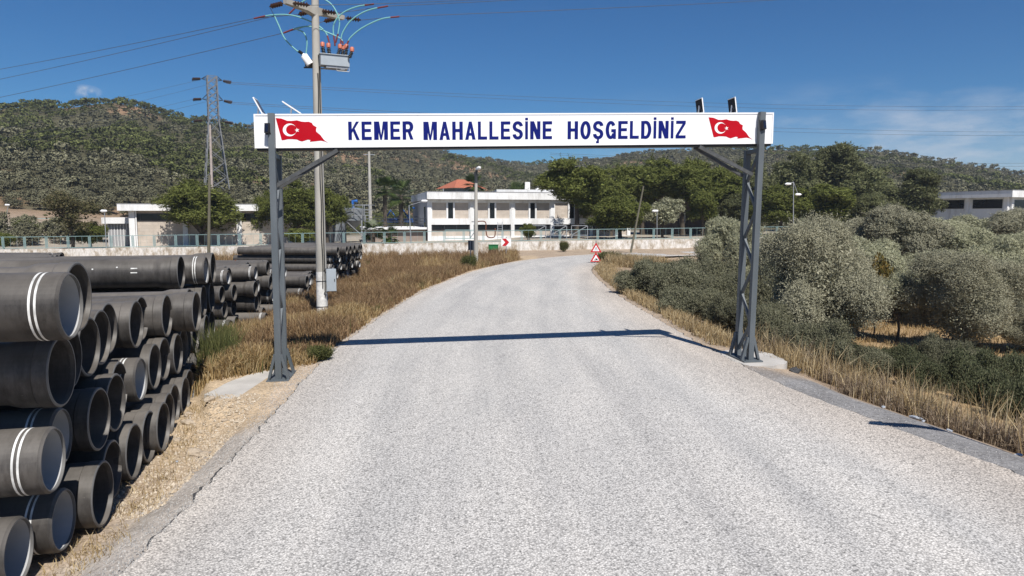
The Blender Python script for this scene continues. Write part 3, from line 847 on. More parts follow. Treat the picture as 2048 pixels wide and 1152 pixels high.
# ------------------------------------------------------------------ pipes
def pipe_meshes(rad, rsock, length=6.0):
    out = {}
    wt = rad * .06 + .012; ri = rad - wt
    for kind in ('spigot', 'socket'):
        mb = MB(); n = 44 if rad > .3 else 26
        if kind == 'spigot':
            s1, w, g = rad * .55, rad * .062, rad * .085
            prof = [(-length, rad, 0), (-s1 - 2 * w - g, rad, 2), (-s1 - w - g, rad, 0), (-s1 - w, rad, 2), (-s1, rad, 0), (-.03, rad, 0), (0, rad - .02, 1), (0, ri, 1), (-.03, ri - .002)]
            lin = [(-.03, ri), (-length, ri)]
        else:
            sl = rad * 1.02
            rf = rsock * .975
            prof = [(-length, rad, 0)] + [(-sl - rad * .55 * (1 - k / 6), rad + (rf - rad) * (.5 - .5 * math.cos(math.pi * k / 6)), 0) for k in range(7)] + [ (-sl * .48, rsock * .975, 0), (-sl * .44, rsock, 0), (-.012, rsock, 1),
                    (0, rsock - .012, 1), (0, rsock - .03, 0), (-.05, rad + .012, 0), (-sl * .8, rad + .012, 0), (-sl, ri + .002, 0)]
            lin = [(-sl, ri), (-length, ri)]
        mb.lathe(prof, n, 'X')
        # make outside faces smooth through the flare: shared normals come close enough with this many strips
        ob = mb.build('pipe', [M['pipe'], M['pipe_rim'], M['paint_white']])
        lm = MB(); lm.lathe(lin, n, 'X'); lo = lm.build('lining', M['lining'])
        out[kind] = (ob.data, lo.data)
        bpy.data.objects.remove(ob); bpy.data.objects.remove(lo)
    return out
PM = {'big': pipe_meshes(.35, .40), 'mid': pipe_meshes(.255, .295), 'small': pipe_meshes(.195, .23), 'med': pipe_meshes(.225, .262)}
ORD = ['first', 'second', 'third', 'fourth', 'fifth', 'sixth', 'seventh', 'eighth', 'ninth', 'tenth', 'eleventh', 'twelfth', 'thirteenth', 'fourteenth', 'fifteenth', 'sixteenth']
def put_pipe(size, kind, x, y, z, yaw, label, group):
    me, li = PM[size][kind]
    o = link(bpy.data.objects.new('iron_pipe', me)); o.location = (x, y, z); o.rotation_euler = (rnd.uniform(0, 6.28), 0, 0)
    o.rotation_euler = (Matrix.Rotation(yaw, 3, 'Z') @ Matrix.Rotation(rnd.uniform(0, 6.28), 3, 'X')).to_euler()
    tag(o, label, 'pipe', group)
    link(bpy.data.objects.new('lining', li), o)
    Mi = (Matrix.Translation((x, y, z)) @ o.rotation_euler.to_matrix().to_4x4()).inverted()
    d_ = Vector((math.cos(yaw), math.sin(yaw), 0)); s_ = Vector((d_.y, -d_.x, 0))
    if size == 'big' and rnd.random() < .5:               # pasted label and a few paint dabs on the side towards the road
        rad = .35
        for da, w, h0 in ((-.95, .07, .25),) + tuple((-1.4 - .35 * k + rnd.uniform(-.1, .1), .016, rnd.uniform(.2, .6)) for k in range(3)):
            vs = []
            for u, v in ((-w, -1), (w, -1), (w, 1), (-w, 1)):
                a = h0 + v * w / rad * .9
                vs.append(Mi @ (Vector((x, y, z)) + d_ * (da + u) + (s_ * math.cos(a) + Vector((0, 0, 1)) * math.sin(a)) * (rad + .003)))
            sb = MB(); sb.poly(vs); sb.build('label_sticker' if w > .05 else 'paint_mark', M['paint_white'], o)
    if size == 'mid' and rnd.random() < .3:
        r_ = .258; ring = [Mi @ (Vector((x, y, z)) + d_ * -1.3 + (s_ * math.cos(a) + Vector((0, 0, 1)) * math.sin(a)) * r_) for a in [k * math.pi / 10 for k in range(21)]]
        st_ = MB(); st_.tube(ring, .014, 5, 0, False); st_.build('strap', M['rust'], o)
    return o
LAY = {3: ['bottom', 'middle', 'top'], 4: ['bottom', 'second', 'third', 'top'], 2: ['lower', 'upper'], 5: ['bottom', 'second', 'middle', 'fourth', 'top']}
def hand_stack(stack, group, layers):
    for li, row in enumerate(layers):
        row = sorted(row, key=lambda q: q[1])
        for i, (px, Y, z, kind) in enumerate(row):
            d = 'white-banded' if kind == 'spigot' else 'flared'
            put_pipe('big', kind, xat(px, Y, z), Y, z, R(12.8 + rnd.uniform(-1.0, 1.0)),
                     '%s large pipe, %s from viewer, %s layer of %s' % (d, ORD[i], LAY[len(layers)][li], stack), group)
S, K = 'spigot', 'socket'
hand_stack('tall front stack', 'large pipes in the tall front stack', [
    [(39, 6.8, .02, S), (129, 7.55, .02, S), (207, 8.3, .02, K), (226, 9.1, .02, K), (270, 9.85, .02, K), (300, 10.6, .0, K), (328, 11.1, .0, K)],
    [(108, 7.2, .84, S), (124, 7.95, .84, S), (200, 8.7, .84, K), (233, 9.5, .84, K), (240, 10.3, .84, K), (283, 10.95, .82, S)],
    [(125, 7.75, 1.67, K), (140, 8.5, 1.67, K), (180, 9.25, 1.67, K), (204, 9.98, 1.67, K), (218, 10.78, 1.67, K)],
    [(143, 7.15, 2.49, S), (158, 7.98, 2.49, K)]])
hand_stack('second large stack', 'large pipes in the stack behind the front one', [
    [(339, 11.9, -.05, K), (350, 12.65, -.08, K), (372, 13.4, -.12, K), (380, 14.2, -.15, K), (386, 15.0, -.18, K)],
    [(311, 12.1, .78, K), (330, 12.9, .75, K), (357, 13.65, .70, K), (368, 14.45, .68, K), (374, 15.25, .66, K)],
    [(274, 11.65, 1.6, K), (284, 12.45, 1.58, K), (335, 13.15, 1.53, K), (394, 13.95, 1.5, K), (380, 14.75, 1.48, K)]])
hand_stack('third large stack', 'large pipes in the third stack', [
    [(400, 16.9, -.25, K), (412, 17.7, -.25, S), (424, 18.5, -.25, K)],
    [(392, 16.9, .5, K), (414, 17.7, .5, K), (424, 18.5, .5, K)],
    [(385, 16.9, 1.27, S), (408, 17.65, 1.27, K), (424, 18.45, 1.27, K)],
    [(363, 16.8, 2.06, K), (413, 17.6, 2.05, S), (427, 18.4, 2.05, K)]])
def row_stack(stack, group, size, Ys, zs, px_of, yaw, skip=None):
    for li, z in enumerate(zs):
        for i, Y in enumerate(Ys):
            if skip and skip(li, i): continue
            yy = Y + (.5 * (Ys[1] - Ys[0]) if li % 2 else 0)
            kind = S if (i * 2 + li) % 3 == 0 else K
            if rnd.random() < .15: kind = S if kind == K else K
            d = 'white-banded' if kind == S else 'flared'
            put_pipe(size, kind, xat(px_of(li, i, yy), yy, z), yy, z, R(yaw + rnd.uniform(-.8, .8)),
                     '%s pipe, %s from viewer, %s layer of %s' % (d, ORD[i], LAY[len(zs)][li], stack), group)
row_stack('middle stack', 'medium pipes in the middle stack', 'mid', [23.6 + .6 * i for i in range(10)], [-.36, .2, .76, 1.32],
          lambda l, i, y: (452 if i < 3 else 502 if i < 7 else 535) + rnd.uniform(-10, 10) + (25 - 8 * l) * (i % 2), 3)
row_stack('stack behind left arch post', 'medium pipes behind the left arch post', 'mid', [30.2 + .6 * i for i in range(9)], [-.36, .2, .76],
          lambda l, i, y: (545 if i < 3 else 560) + rnd.uniform(-14, 14), 0)
row_stack('low stack left of utility pole', 'medium pipes left of the utility pole', 'mid', [34.0 + .6 * i for i in range(6)], [-.36, .2],
          lambda l, i, y: 612 + 3 * i + rnd.uniform(-6, 6), -2)
row_stack('far stack by wall', 'narrow pipes in the far stack by the wall', 'med', [41.0 + .54 * i for i in range(14)], [-.60, -.11, .38, .87, 1.36],
          lambda l, i, y: (674 + 8 * i if i < 7 else 722) + rnd.uniform(-7, 4) - (4 - l) * 3, -4)
row_stack('far left stack', 'narrow pipes in the far left stack', 'small', [37.0 + .47 * i for i in range(14)], [-.70, -.28, .14, .56, .98],
          lambda l, i, y: 118 + rnd.uniform(-18, 14), 2, lambda l, i: l < 3 and i > 1)

# ------------------------------------------------------------------ concrete utility pole
def bez(a, b, c, d, n=18):
    a, b, c, d = map(Vector, (a, b, c, d)); r = []
    for i in range(n + 1):
        t = i / n; r.append(a * (1 - t) ** 3 + b * 3 * t * (1 - t) ** 2 + c * 3 * t * t * (1 - t) + d * t ** 3)
    return r
def catmull(P, n=8):
    P = [Vector(p) for p in P]; Q = [P[0] * 2 - P[1]] + P + [P[-1] * 2 - P[-2]]; out = []
    for i in range(1, len(Q) - 2):
        for k in range(n):
            t = k / n; p0, p1, p2, p3 = Q[i - 1:i + 3]
            out.append(.5 * ((2 * p1) + (p2 - p0) * t + (2 * p0 - 5 * p1 + 4 * p2 - p3) * t * t + (3 * p1 - p0 - 3 * p2 + p3) * t ** 3))
    out.append(P[-1]); return out
POLE_Y = 25.2
pole_b = Vector((xat(645, POLE_Y, -.3), POLE_Y, Hf(-6.9, POLE_Y) - .1))
pole_t = at(630, 0, POLE_Y)
def insulator(mb, a, b, n=5, r=.085):
    a, b = Vector(a), Vector(b); L_ = (b - a).length; ax = (b - a).normalized()
    q = Vector((1, 0, 0)).rotation_difference(ax).to_matrix().to_4x4()
    Mx = Matrix.Translation(a) @ q
    prof = [(0, .02)]
    for i in range(n):
        c0 = L_ * (.08 + .84 * i / n); st = L_ * .84 / n
        prof += [(c0, .035), (c0 + st * .25, r), (c0 + st * .55, r * .93), (c0 + st * .75, .04)]
    prof += [(L_, .02)]
    mb.lathe(prof, 12, 'X', 0, Mx)
def build_pole():
    t = thing('utility_pole', 'tall concrete utility pole with switchgear and teal jumper cables behind the left arch post', 'utility pole', pole_b)
    o0 = Vector(pole_b); L = lambda p: Vector(p) - o0
    P = lambda px, py, dy=0: L(at(px, py, POLE_Y + dy))
    sh = MB(); n = 14
    pts = [o0.lerp(pole_t, k / n) for k in range(n + 1)]
    sh.tube([L(p) for p in pts], [.20 - .075 * k / n for k in range(n + 1)], 20)
    shaft = sh.build('shaft', M['concrete'], t)
    wb = MB(); q = o0.lerp(pole_t, .012); q2 = o0.lerp(pole_t, .175)
    wb.tube([L(o0.lerp(pole_t, .0 + .17 * k / 6)) for k in range(7)], [.204 - .013 * k / 6 for k in range(7)], 20, 0, False)
    wb.build('limewash_band', plain('limewash', (.66, .65, .62), .9, 0, .35, 5, .2), shaft)
    # crossarm: runs back and to the right, deepest over the pole
    ca = MB(); ctr = at(629, 21, POLE_Y); ad = Vector((.60, .80, 0)).normalized()
    sd = Vector((-ad.y, ad.x, 0))
    sec = [(-1.2, .05, .10), (-.35, .10, .15), (0, .20, .17), (.35, .10, .15), (1.25, .05, .10)]
    for (s0, d0, w0), (s1, d1, w1) in zip(sec[:-1], sec[1:]):
        vs = []
        for s, d, w in ((s0, d0, w0), (s1, d1, w1)):
            c = ctr + ad * s
            vs += [L(c + sd * w + Vector((0, 0, .09))), L(c - sd * w + Vector((0, 0, .09))), L(c - sd * w * .8 - Vector((0, 0, d))), L(c + sd * w * .8 - Vector((0, 0, d)))]
        ca.add(vs, [(0, 1, 5, 4), (1, 2, 6, 5), (2, 3, 7, 6), (3, 0, 4, 7)] + ([(3, 2, 1, 0)] if s0 == -1.2 else []) + ([(4, 5, 6, 7)] if s1 == 1.25 else []))
    ca.build('crossarm', M['concrete'], t)
    ends = []
    # strain insulators, three to the left line, three to the right line
    wl_, wr_ = [], []
    for s in (-1.1, 0.05, 1.15):
        c = ctr + ad * s + Vector((0, 0, .02))
        dl = Vector((-.93, .28, -.12)); dr = Vector((.95, .30, -.05))
        for dd, lst in ((dl, wl_), (dr, wr_)):
            a = c + dd * .18; b = c + dd * .72
            mb = MB(); insulator(mb, L(a), L(b), 5); mb.tube([L(c), L(a)], .015, 6); mb.build('strain_insulator', M['insul'], t); lst.append(b)
    mb = MB(); insulator(mb, L(ctr + Vector((0, 0, .10))), L(ctr + Vector((0, 0, .50))), 4, .09); mb.build('pin_insulator', M['insul'], t)
    # switchgear tank on a bracket to the right
    sg = MB()
    c0 = P(668, 124, -.05)
    Mx = Matrix.Translation(c0) @ Matrix.Rotation(R(24), 4, 'Z')
    sg.box(-.48, .50, -.20, .24, -.16, .20, 0, Mx)
    sg.box(-.52, .54, -.24, .28, .201, .225, 0, Mx)
    tank = sg.build('switch_tank', M['box_grey'], t)
    br = MB(); br.bar(P(636, 128), P(655, 134), .10); br.bar(P(636, 120), P(652, 120), .08); br.bar(P(640, 137), P(690, 139, -.1), .04)
    br.box(-.3, .46, -.16, .2, -.24, -.165, 0, Mx)
    br.tube([Mx @ Vector(p) for p in ((.05, -.21, -.2), (.05, -.23, -.34), (.48, -.23, -.34), (.48, -.21, -.2))], .014, 6)
    br.build('bracket', M['galv'], tank)
    bush = [(645, 84, 648, 108, .16), (657, 86, 659, 110, -.14), (680, 88, 676, 110, -.16), (686, 90, 684, 112, .1), (693, 88, 691, 112, .16), (704, 94, 699, 116, -.1)]
    tops = []
    for bx, by, cx, cy, dy in bush:
        mb = MB(); a, b = P(cx, cy, dy), P(bx, by + 9, dy)
        insulator(mb, a, b, 4, .075); bs = mb.build('bushing', M['black'], tank)
        m2 = MB(); b2 = P(bx, by, dy); m2.tube([b, b.lerp(b2, .8), b2], [.07, .075, .045], 10); m2.build('bushing_cap', M['orange'], bs)
        tops.append(b2)
    # voltage transformer on the left
    vt = MB(); a, b = P(606, 108, -.1), P(620, 129, -.05)
    vt.tube([a, a.lerp(b, .12), a.lerp(b, .13), b], [.05, .06, .12, .13], 12); tr = vt.build('transformer', M['white_trim'], t)
    m2 = MB(); insulator(m2, P(597, 102, -.1), a, 4, .06); m2.build('bushing', M['black'], tr)
    m3 = MB(); m3.box(-.13, .13, -.1, .1, -.13, .1, 0, Matrix.Translation(P(619, 126, .12))); m3.bar(P(608, 135, .05), P(640, 135, .05), .05); m3.build('mounting_plate', M['steel_dark'], tr)
    # jumper cables
    def cable(pts, name='jumper_cable', m='cable_teal', r=.024, sheath=True):
        Q = catmull([P(*p) for p in pts], 8); k0 = max(1, int(len(Q) * .14)) if sheath else 0
        mb = MB(); mb.tube(Q, r, 7); c = mb.build(name, M[m], t)
        if sheath:
            for seg in (Q[:k0 + 1], Q[-k0 - 1:]):
                m2 = MB(); m2.tube(seg, r * 1.22, 7); m2.build('cable_sheath', M['cable_red'], c)
    cable([(508, 37), (545, 30), (585, 31), (625, 45), (650, 63), (659, 86)])
    cable([(567, 66), (598, 55), (625, 54), (660, 67), (682, 78), (686, 88)])
    cable([(578, 28), (604, 4), (632, -6), (662, 8), (678, 38), (677, 62), (671, 86)])
    cable([(748, 8), (712, 14), (683, 28), (667, 52), (670, 92)])
    cable([(776, 12), (735, 21), (703, 40), (685, 66), (681, 88)])
    cable([(799, 33), (763, 38), (726, 55), (702, 74), (694, 88)])
    cable([(549, 32), (558, 52), (570, 78), (592, 100), (598, 103)], sheath=False)
    cable([(594, 59), (608, 66), (614, 84), (612, 108)], sheath=False)
    # cables down the shaft and the meter cabinet
    def down(off, k0, k1, sway=.02):
        pts = []
        for i in range(30):
            k = k1 + (k0 - k1) * i / 29; c = o0.lerp(pole_t, k); rad = .20 - .075 * k
            a = R(off) + sway * math.sin(i * .8)
            pts.append(L(c + Vector((math.sin(a), -math.cos(a), 0)) * (rad + .025)))
        mb = MB(); mb.tube(pts, .022, 6); mb.build('down_cable', M['cable_black'], t)
    down(48, .09, .80); down(28, .12, .78, .06)
    cb = MB(); c = P(662, 560, -.12); Mx = Matrix.Translation(c) @ Matrix.Rotation(R(20), 4, 'Z')
    cb.box(-.17, .17, -.12, .12, -.40, .40, 0, Mx); cab = cb.build('meter_cabinet', M['box_grey'], t)
    d = MB(); d.box(-.155, .155, -.135, -.122, -.385, .385, 0, Mx); d.build('cabinet_door', M['box_grey'], cab)
    d = MB(); d.box(.10, .125, -.15, -.136, -.05, .05, 0, Mx); d.build('handle', M['black'], cab)
    bd_ = MB()
    for py in (537, 588, 610):
        k = (py - 625) / (0 - 625.); c = o0.lerp(pole_t, k)
        ringp = [L(c + Vector((math.cos(a), math.sin(a), 0)) * (.215 - .075 * k)) for a in [i * math.pi / 8 for i in range(17)]]
        sb_ = MB(); sb_.tube(ringp, .012, 5, 0, False); sb_.build('strap', M['steel_dark'], t)
    bd_.bar(P(648, 537, -.2), P(660, 540, -.15), .03); bd_.bar(P(648, 585, -.2), P(660, 582, -.15), .03)
    bd_.build('cabinet_bracket', M['steel_dark'], cab)
    return wl_, wr_
WLFT, WRGT = build_pole()
def wire(label, pts, r=.010, m='wire'):
    mb = MB(); P = [Vector(p) for p in pts]
    mb.tube(P, r, 5); o = mb.build('power_line', M[m]); tag(o, label, 'power line')
def sag(a, b, s, n=24):
    a, b = Vector(a), Vector(b)
    return [a.lerp(b, k / n) - Vector((0, 0, 4 * s * (k / n) * (1 - k / n))) for k in range(n + 1)]
PE = lambda px, py: at(px, py, POLE_Y)
for lab, ins, mid, far in (('uppermost of the three wires running left from the utility pole', WLFT[1], (508, 37), (-60, 149)), ('middle of the three wires running left from the utility pole', WLFT[0], (549, 32), (-60, 171)),
                           ('lowest of the three wires running left from the utility pole', WLFT[2], (567, 66), (-60, 207)),
                           ('upper wire running right from the utility pole', WRGT[0], (748, 8), (1350, -24)), ('middle wire running right from the utility pole', WRGT[1], (776, 12), (1420, -25)),
                           ('lower wire running right from the utility pole to the top edge', WRGT[2], (799, 33), (1760, -12))):
    wire(lab, [ins] + sag(PE(*mid), at(far[0], far[1], 38), .06))

# ------------------------------------------------------------------ lamps, poles, signs
def tapered(mb, a, b, r0, r1, n=12): mb.tube([Vector(a), Vector(a).lerp(Vector(b), .5), Vector(b)], [r0, (r0 + r1) / 2, r1], n)
def build_small():
    # concrete lamp post left of the road
    b = Vector((-2.55, 49.3, Hf(-2.55, 49.3) - .1)); top = at(952, 352, 49.3)
    t = thing('street_lamp', 'slim concrete street lamp standing at the left edge of the bend', 'street lamp', b)
    L = lambda p: Vector(p) - b
    mb = MB(); tapered(mb, L(b), L(top), .17, .10, 14); mb.build('shaft', M['concrete'], t)
    mb = MB(); mb.tube([L(top) - Vector((0, 0, .5)), L(top) + Vector((0, 0, .22)), L(top) + Vector((.1, -.12, .45))], [.11, .11, .07], 10); mb.build('arm', M['steel_dark'], t)
    mb = MB(); c = L(top) + Vector((.16, -.22, .5)); mb.lathe([(-.28, .02), (-.22, .09), (.1, .13), (.26, .08), (.3, .02)], 12, 'X', 0, Matrix.Translation(c) @ Matrix.Rotation(R(-55), 4, 'Z') @ Matrix.Rotation(R(-12), 4, 'Y')); mb.build('lamp_head', M['white_trim'], t)
    # a small box and pipe fixed behind it
    b2 = Vector((-3.0, 50.6, Hf(-3.0, 50.6)))
    t2 = thing('roadside_sign', 'back of a small grey road sign left of the slim street lamp', 'road sign', b2)
    mb = MB(); mb.tube([(0, 0, -.1), (0, 0, 2.0)], .035, 8); mb.build('sign_post', M['galv'], t2)
    mb = MB(); mb.box(-.28, .28, -.005, .02, 1.35, 2.05, 0, Matrix.Rotation(R(-40), 4, 'Z') @ Matrix.Translation((0, .045, 0))); mb.build('sign_plate', M['steel'], t2)
    # chevron
    b = Vector((-.5, 60.0, Hf(-.5, 60)))
    t = thing('chevron_sign', 'square white sign with a red chevron arrow pointing right', 'road sign', b)
    mb = MB(); mb.tube([(0, .05, -.1), (0, .05, 1.75)], .035, 8); mb.build('sign_post', M['galv'], t)
    mb = MB(); mb.box(-.42, .42, 0, .02, .95, 1.62); pl = mb.build('sign_plate', M['white_trim'], t)
    mb = MB(); to3 = lambda u, v, q: Vector((u, -q, v))
    mb.plate([(-.36, .97), (-.02, .97), (.26, 1.285), (-.02, 1.60), (-.36, 1.60), (-.08, 1.285)], to3, .001, .008); mb.build('chevron', M['sign_red'], pl)
    # triangles
    b = Vector((5.95, 49.6, Hf(5.95, 49.6)))
    t = thing('warning_sign', 'road sign with two red bordered warning triangles above a green shrub', 'road sign', b)
    mb = MB(); mb.tube([(0, .05, -.1), (0, .05, 1.6)], .035, 8); mb.build('sign_post', M['galv'], t)
    for k, zc in enumerate((1.02, .34)):
        def tri(s, c): return [(-s, c - s * .58), (s, c - s * .58), (0, c + s * 1.15)]
        mb = MB(); mb.plate(tri(.40, zc), to3, -.012, .0); pl = mb.build('triangle_plate', M['sign_red'], t)
        mb = MB(); mb.plate(tri(.245, zc - .01), to3, .001, .006); mb.build('triangle_face', M['white_trim'], pl)
        mb = MB()
        if k == 0:
            for s in (-1, 1):
                mb.plate([(s * .05, zc - .11), (s * .085, zc - .11), (s * .085, zc - .02), (s * .035, zc + .06), (s * .035, zc + .13), (s * .01, zc + .13), (s * .01, zc + .05), (s * .05, zc - .03)][::s], to3, .0065, .009)
        else:
            mb.plate([(-.13, zc - .11), (.14, zc - .11), (.14, zc - .085), (-.13, zc - .085)], to3, .0065, .009)
            mb.plate([(-.02, zc - .08), (.11, zc - .08), (.13, zc - .01), (.04, zc + .0), (.03, zc + .04), (-.02, zc + .02)], to3, .0065, .0092)
            mb.plate([(-.12, zc - .07), (-.05, zc - .08), (-.06, zc - .04)], to3, .0065, .009)
        mb.build('symbol', M['black'], pl)
    # leaning timber pole
    b = Vector((10.6, 62.6, Hf(10.6, 62.6) - .1)); top = at(1287, 372, 62.6)
    mb = MB(); tapered(mb, (0, 0, 0), top - b, .10, .07, 10); o = mb.build('timber_pole', M['wood']); o.location = b
    tag(o, 'bare timber pole leaning right in front of the fence', 'pole')
    mb = MB(); 
    # dark timber pole behind the pipe stacks
    b = Vector((xat(416, 52, 0), 52, Hf(-22.6, 52) - .1)); top = at(419, 350, 52)
    mb = MB(); tapered(mb, (0, 0, 0), top - b, .13, .09, 10); o = mb.build('timber_pole', M['wood']); o.location = b
    tag(o, 'dark upright timber pole rising behind the pipe stacks before the pine', 'pole')
    # far concrete pole
    Y = 92; x = xat(742, Y, 0); b = Vector((x, Y, Hf(x, Y))); top = at(738, 303, Y)
    t = thing('concrete_pole', 'distant plain concrete pole left of the palm', 'pole', b)
    mb = MB(); tapered(mb, (0, 0, -.2), top - b, .26, .15, 12); mb.build('shaft', M['concrete'], t)
    mb = MB(); mb.bar(top - b - Vector((.7, 0, .4)), top - b - Vector((-.7, 0, .4)), .1); mb.build('crossarm', M['galv'], t)
    # slim lamp with arm before the terrace
    def lamp(px_b, px_t, py_t, Y, heads, label, r=.06):
        x = xat(px_b, Y, 1); b = Vector((x, Y, Hf(x, Y))); top = at(px_t, py_t, Y)
        t = thing('street_lamp', label, 'street lamp', b)
        mb = MB(); tapered(mb, (0, 0, -.1), top - b, r, r * .8, 8); mb.build('shaft', M['galv'], t)
        for hx, hy in heads:
            h = at(hx, hy, Y) - b
            m2 = MB(); m2.tube([top - b, h], .03, 6); m2.build('arm', M['galv'], t)
            m2 = MB(); d = (h - (top - b)); d.z = 0; d = d.normalized() if d.length > .01 else Vector((1, 0, 0))
            m2.lathe([(-.3, .03), (-.2, .12), (.2, .14), (.38, .03)], 10, 'X', 0, Matrix.Translation(h) @ Matrix.Rotation(math.atan2(d.y, d.x), 4, 'Z')); m2.build('lamp_head', M['white_trim'], t)
    lamp(822, 818, 411, 72, [(848, 402)], 'thin street lamp with one long arm before the terrace')
    lamp(1587, 1587, 364, 74, [(1577, 368), (1596, 389)], 'street lamp with two white heads rising behind the olives')
    lamp(1314, 1314, 424, 73.5, [(1311, 422)], 'short lamp post behind the fence before the brown building', .05)
    lamp(212, 209, 424, 68, [(208, 422)], 'short lamp post with round white head beside the left annex', .05)
    lamp(15, 16, 412, 92, [(15, 410)], 'small lamp post at the far left below the hillside', .05)
    # bin
    b = Vector((-1.75, 66.0, Hf(-1.75, 66.0)))
    t = thing('green_bin', 'broken green container against the whitewashed wall', 'bin', b)
    mb = MB(); mb.box(-.45, .45, -.3, .3, .08, .85); mb.box(-.40, .40, -.34, -.302, .45, .72); bo = mb.build('bin_body', M['green_bin'], t)
    mb = MB(); mb.box(-.47, .47, -.335, .33, .852, .92); mb.build('lid', M['green_bin'], t)
    mb = MB(); mb.box(-.43, .43, -.306, -.301, .1, .44); mb.build('dark_panel', M['black'], bo)
    # the sign out of frame on the right whose shadow lies across the road edge
    b = Vector((7.94, 8.56, Hf(7.94, 8.56)))
    t = thing('direction_sign', 'pointed direction sign on a post just outside the frame, casting its shadow on the road', 'road sign', b)
    hz = 3.62 - b.z
    mb = MB(); mb.tube([(0, 0, -.2), (0, 0, hz + .12)], .048, 10); mb.build('sign_post', M['galv'], t)
    mb = MB(); to4 = lambda u, v, q: Vector((u, -.035 - q, v))
    mb.plate([(-1.30, hz - .10), (-1.15, hz - .22), (.06, hz - .22), (.06, hz + .10), (-1.15, hz + .10)][::1], lambda u, v, q: Vector((u, -.052 - q, v)), 0, .02); mb.build('sign_plate', M['white_trim'], t)
build_small()

# ------------------------------------------------------------------ pylon
def build_pylon():
    Y = 150; x = xat(433, Y, 9); zb = Hf(x, Y) - .3; b = Vector((x, Y, zb))
    t = thing('pylon', 'steel lattice pylon standing on the hillside left of the arch', 'pylon', b, R(28))
    zt = at(427, 153, Y).z; Ht = zt - zb
    def half(k):
        kk = k * Ht; wz = Ht * .44
        return 2.4 - (2.4 - 1.0) * min(1, k / .62) if k < .62 else 1.0 - .1 * (k - .62) / .38
    mb = MB()
    ks = [0, .14, .27, .39, .51, .62] + [.62 + .38 * i / 6 for i in range(1, 7)]
    cor = lambda k, i: Vector(((-1, 1, 1, -1)[i] * half(k), (-1, -1, 1, 1)[i] * half(k), k * Ht))
    for a, c in zip(ks[:-1], ks[1:]):
        w = .15 if a < .62 else .17
        for i in range(4):
            mb.bar(cor(a, i), cor(c, i), w * 1.3)
            mb.bar(cor(a, i), cor(c, (i + 1) % 4), w * .8); mb.bar(cor(a, (i + 1) % 4), cor(c, i), w * .8)
    mb.bar(cor(1, 0), cor(1, 1), .1); mb.bar(cor(1, 2), cor(1, 3), .1)
    mb.build('lattice', plain('weathered_lattice_steel', (.17, .175, .185), .6, .3), t)
    for k in (.97, .80, .62):
        for sx in (-1, 1):
            mb = MB(); tip = Vector((sx * 2.0, 0, k * Ht + .1))
            for i in ((0, 3) if sx < 0 else (1, 2)):
                mb.bar(cor(k, i), tip, .09); mb.bar(cor(min(1, k + .05), i), tip, .08)
            mb.build('crossarm', M['steel_dark'], t)
    for k in (.97, .80, .62):
        for sx in (-1, 1):
            for sy in (-1, 1):
                m2 = MB(); tip = Vector((sx * 2.0, 0, k * Ht + .05)); insulator(m2, tip + Vector((sx * .1, sy * .2, 0)), tip + Vector((sx * 1.9, sy * .9, -.25)), 7, .26)
                m2.build('insulator', M['insul'], t)
    for i in range(4):
        pass
    # plain pole beside it
    x2 = xat(424, 138, 8); z2 = Hf(x2, 138); b2 = Vector((x2, 138, z2)); top = at(420, 250, 138)
    mb = MB(); tapered(mb, (0, 0, -.3), top - b2, .3, .2, 10); o = mb.build('concrete_pole', plain('pinkish_concrete', (.42, .35, .31), .85)); o.location = b2
    tag(o, 'pinkish concrete pole standing in front of the lattice pylon', 'pole')
    R_ = .035
    wire('upper of the two long wires crossing the sky to the right above the arch', sag(at(450, 164, Y), at(2300, 208, 260), 2.6, 30), R_)
    wire('lower of the two long wires crossing the sky to the right above the arch', sag(at(452, 167, Y), at(2300, 212, 262), 3.2, 30), R_)
    wire('wire from the pylon middle arm to the upper right sky', sag(at(455, 204, Y), at(2300, 262, 262), 2.4, 30), R_)
    wire('wire just below it from the pylon middle arm', sag(at(456, 207, Y), at(2300, 268, 264), 2.8, 30), R_)
    for k, (pa, pb) in enumerate((((398, 160), (-60, 247)), ((412, 170), (-60, 268)), ((396, 196), (-60, 285)), ((414, 203), (-60, 300)))):
        wire('pylon wire running left over the hill, %s from the top' % ORD[k], sag(at(pa[0], pa[1], Y), at(pb[0], pb[1], 140), .6), .022)
    wire('thin wire crossing before the right hill, upper one', sag(at(1100, 306, 110), at(2200, 324, 130), .8, 24), .018)
    wire('thin wire crossing before the right hill, lower one', sag(at(1100, 309, 110), at(2200, 330, 130), .9, 24), .018)
build_pylon()

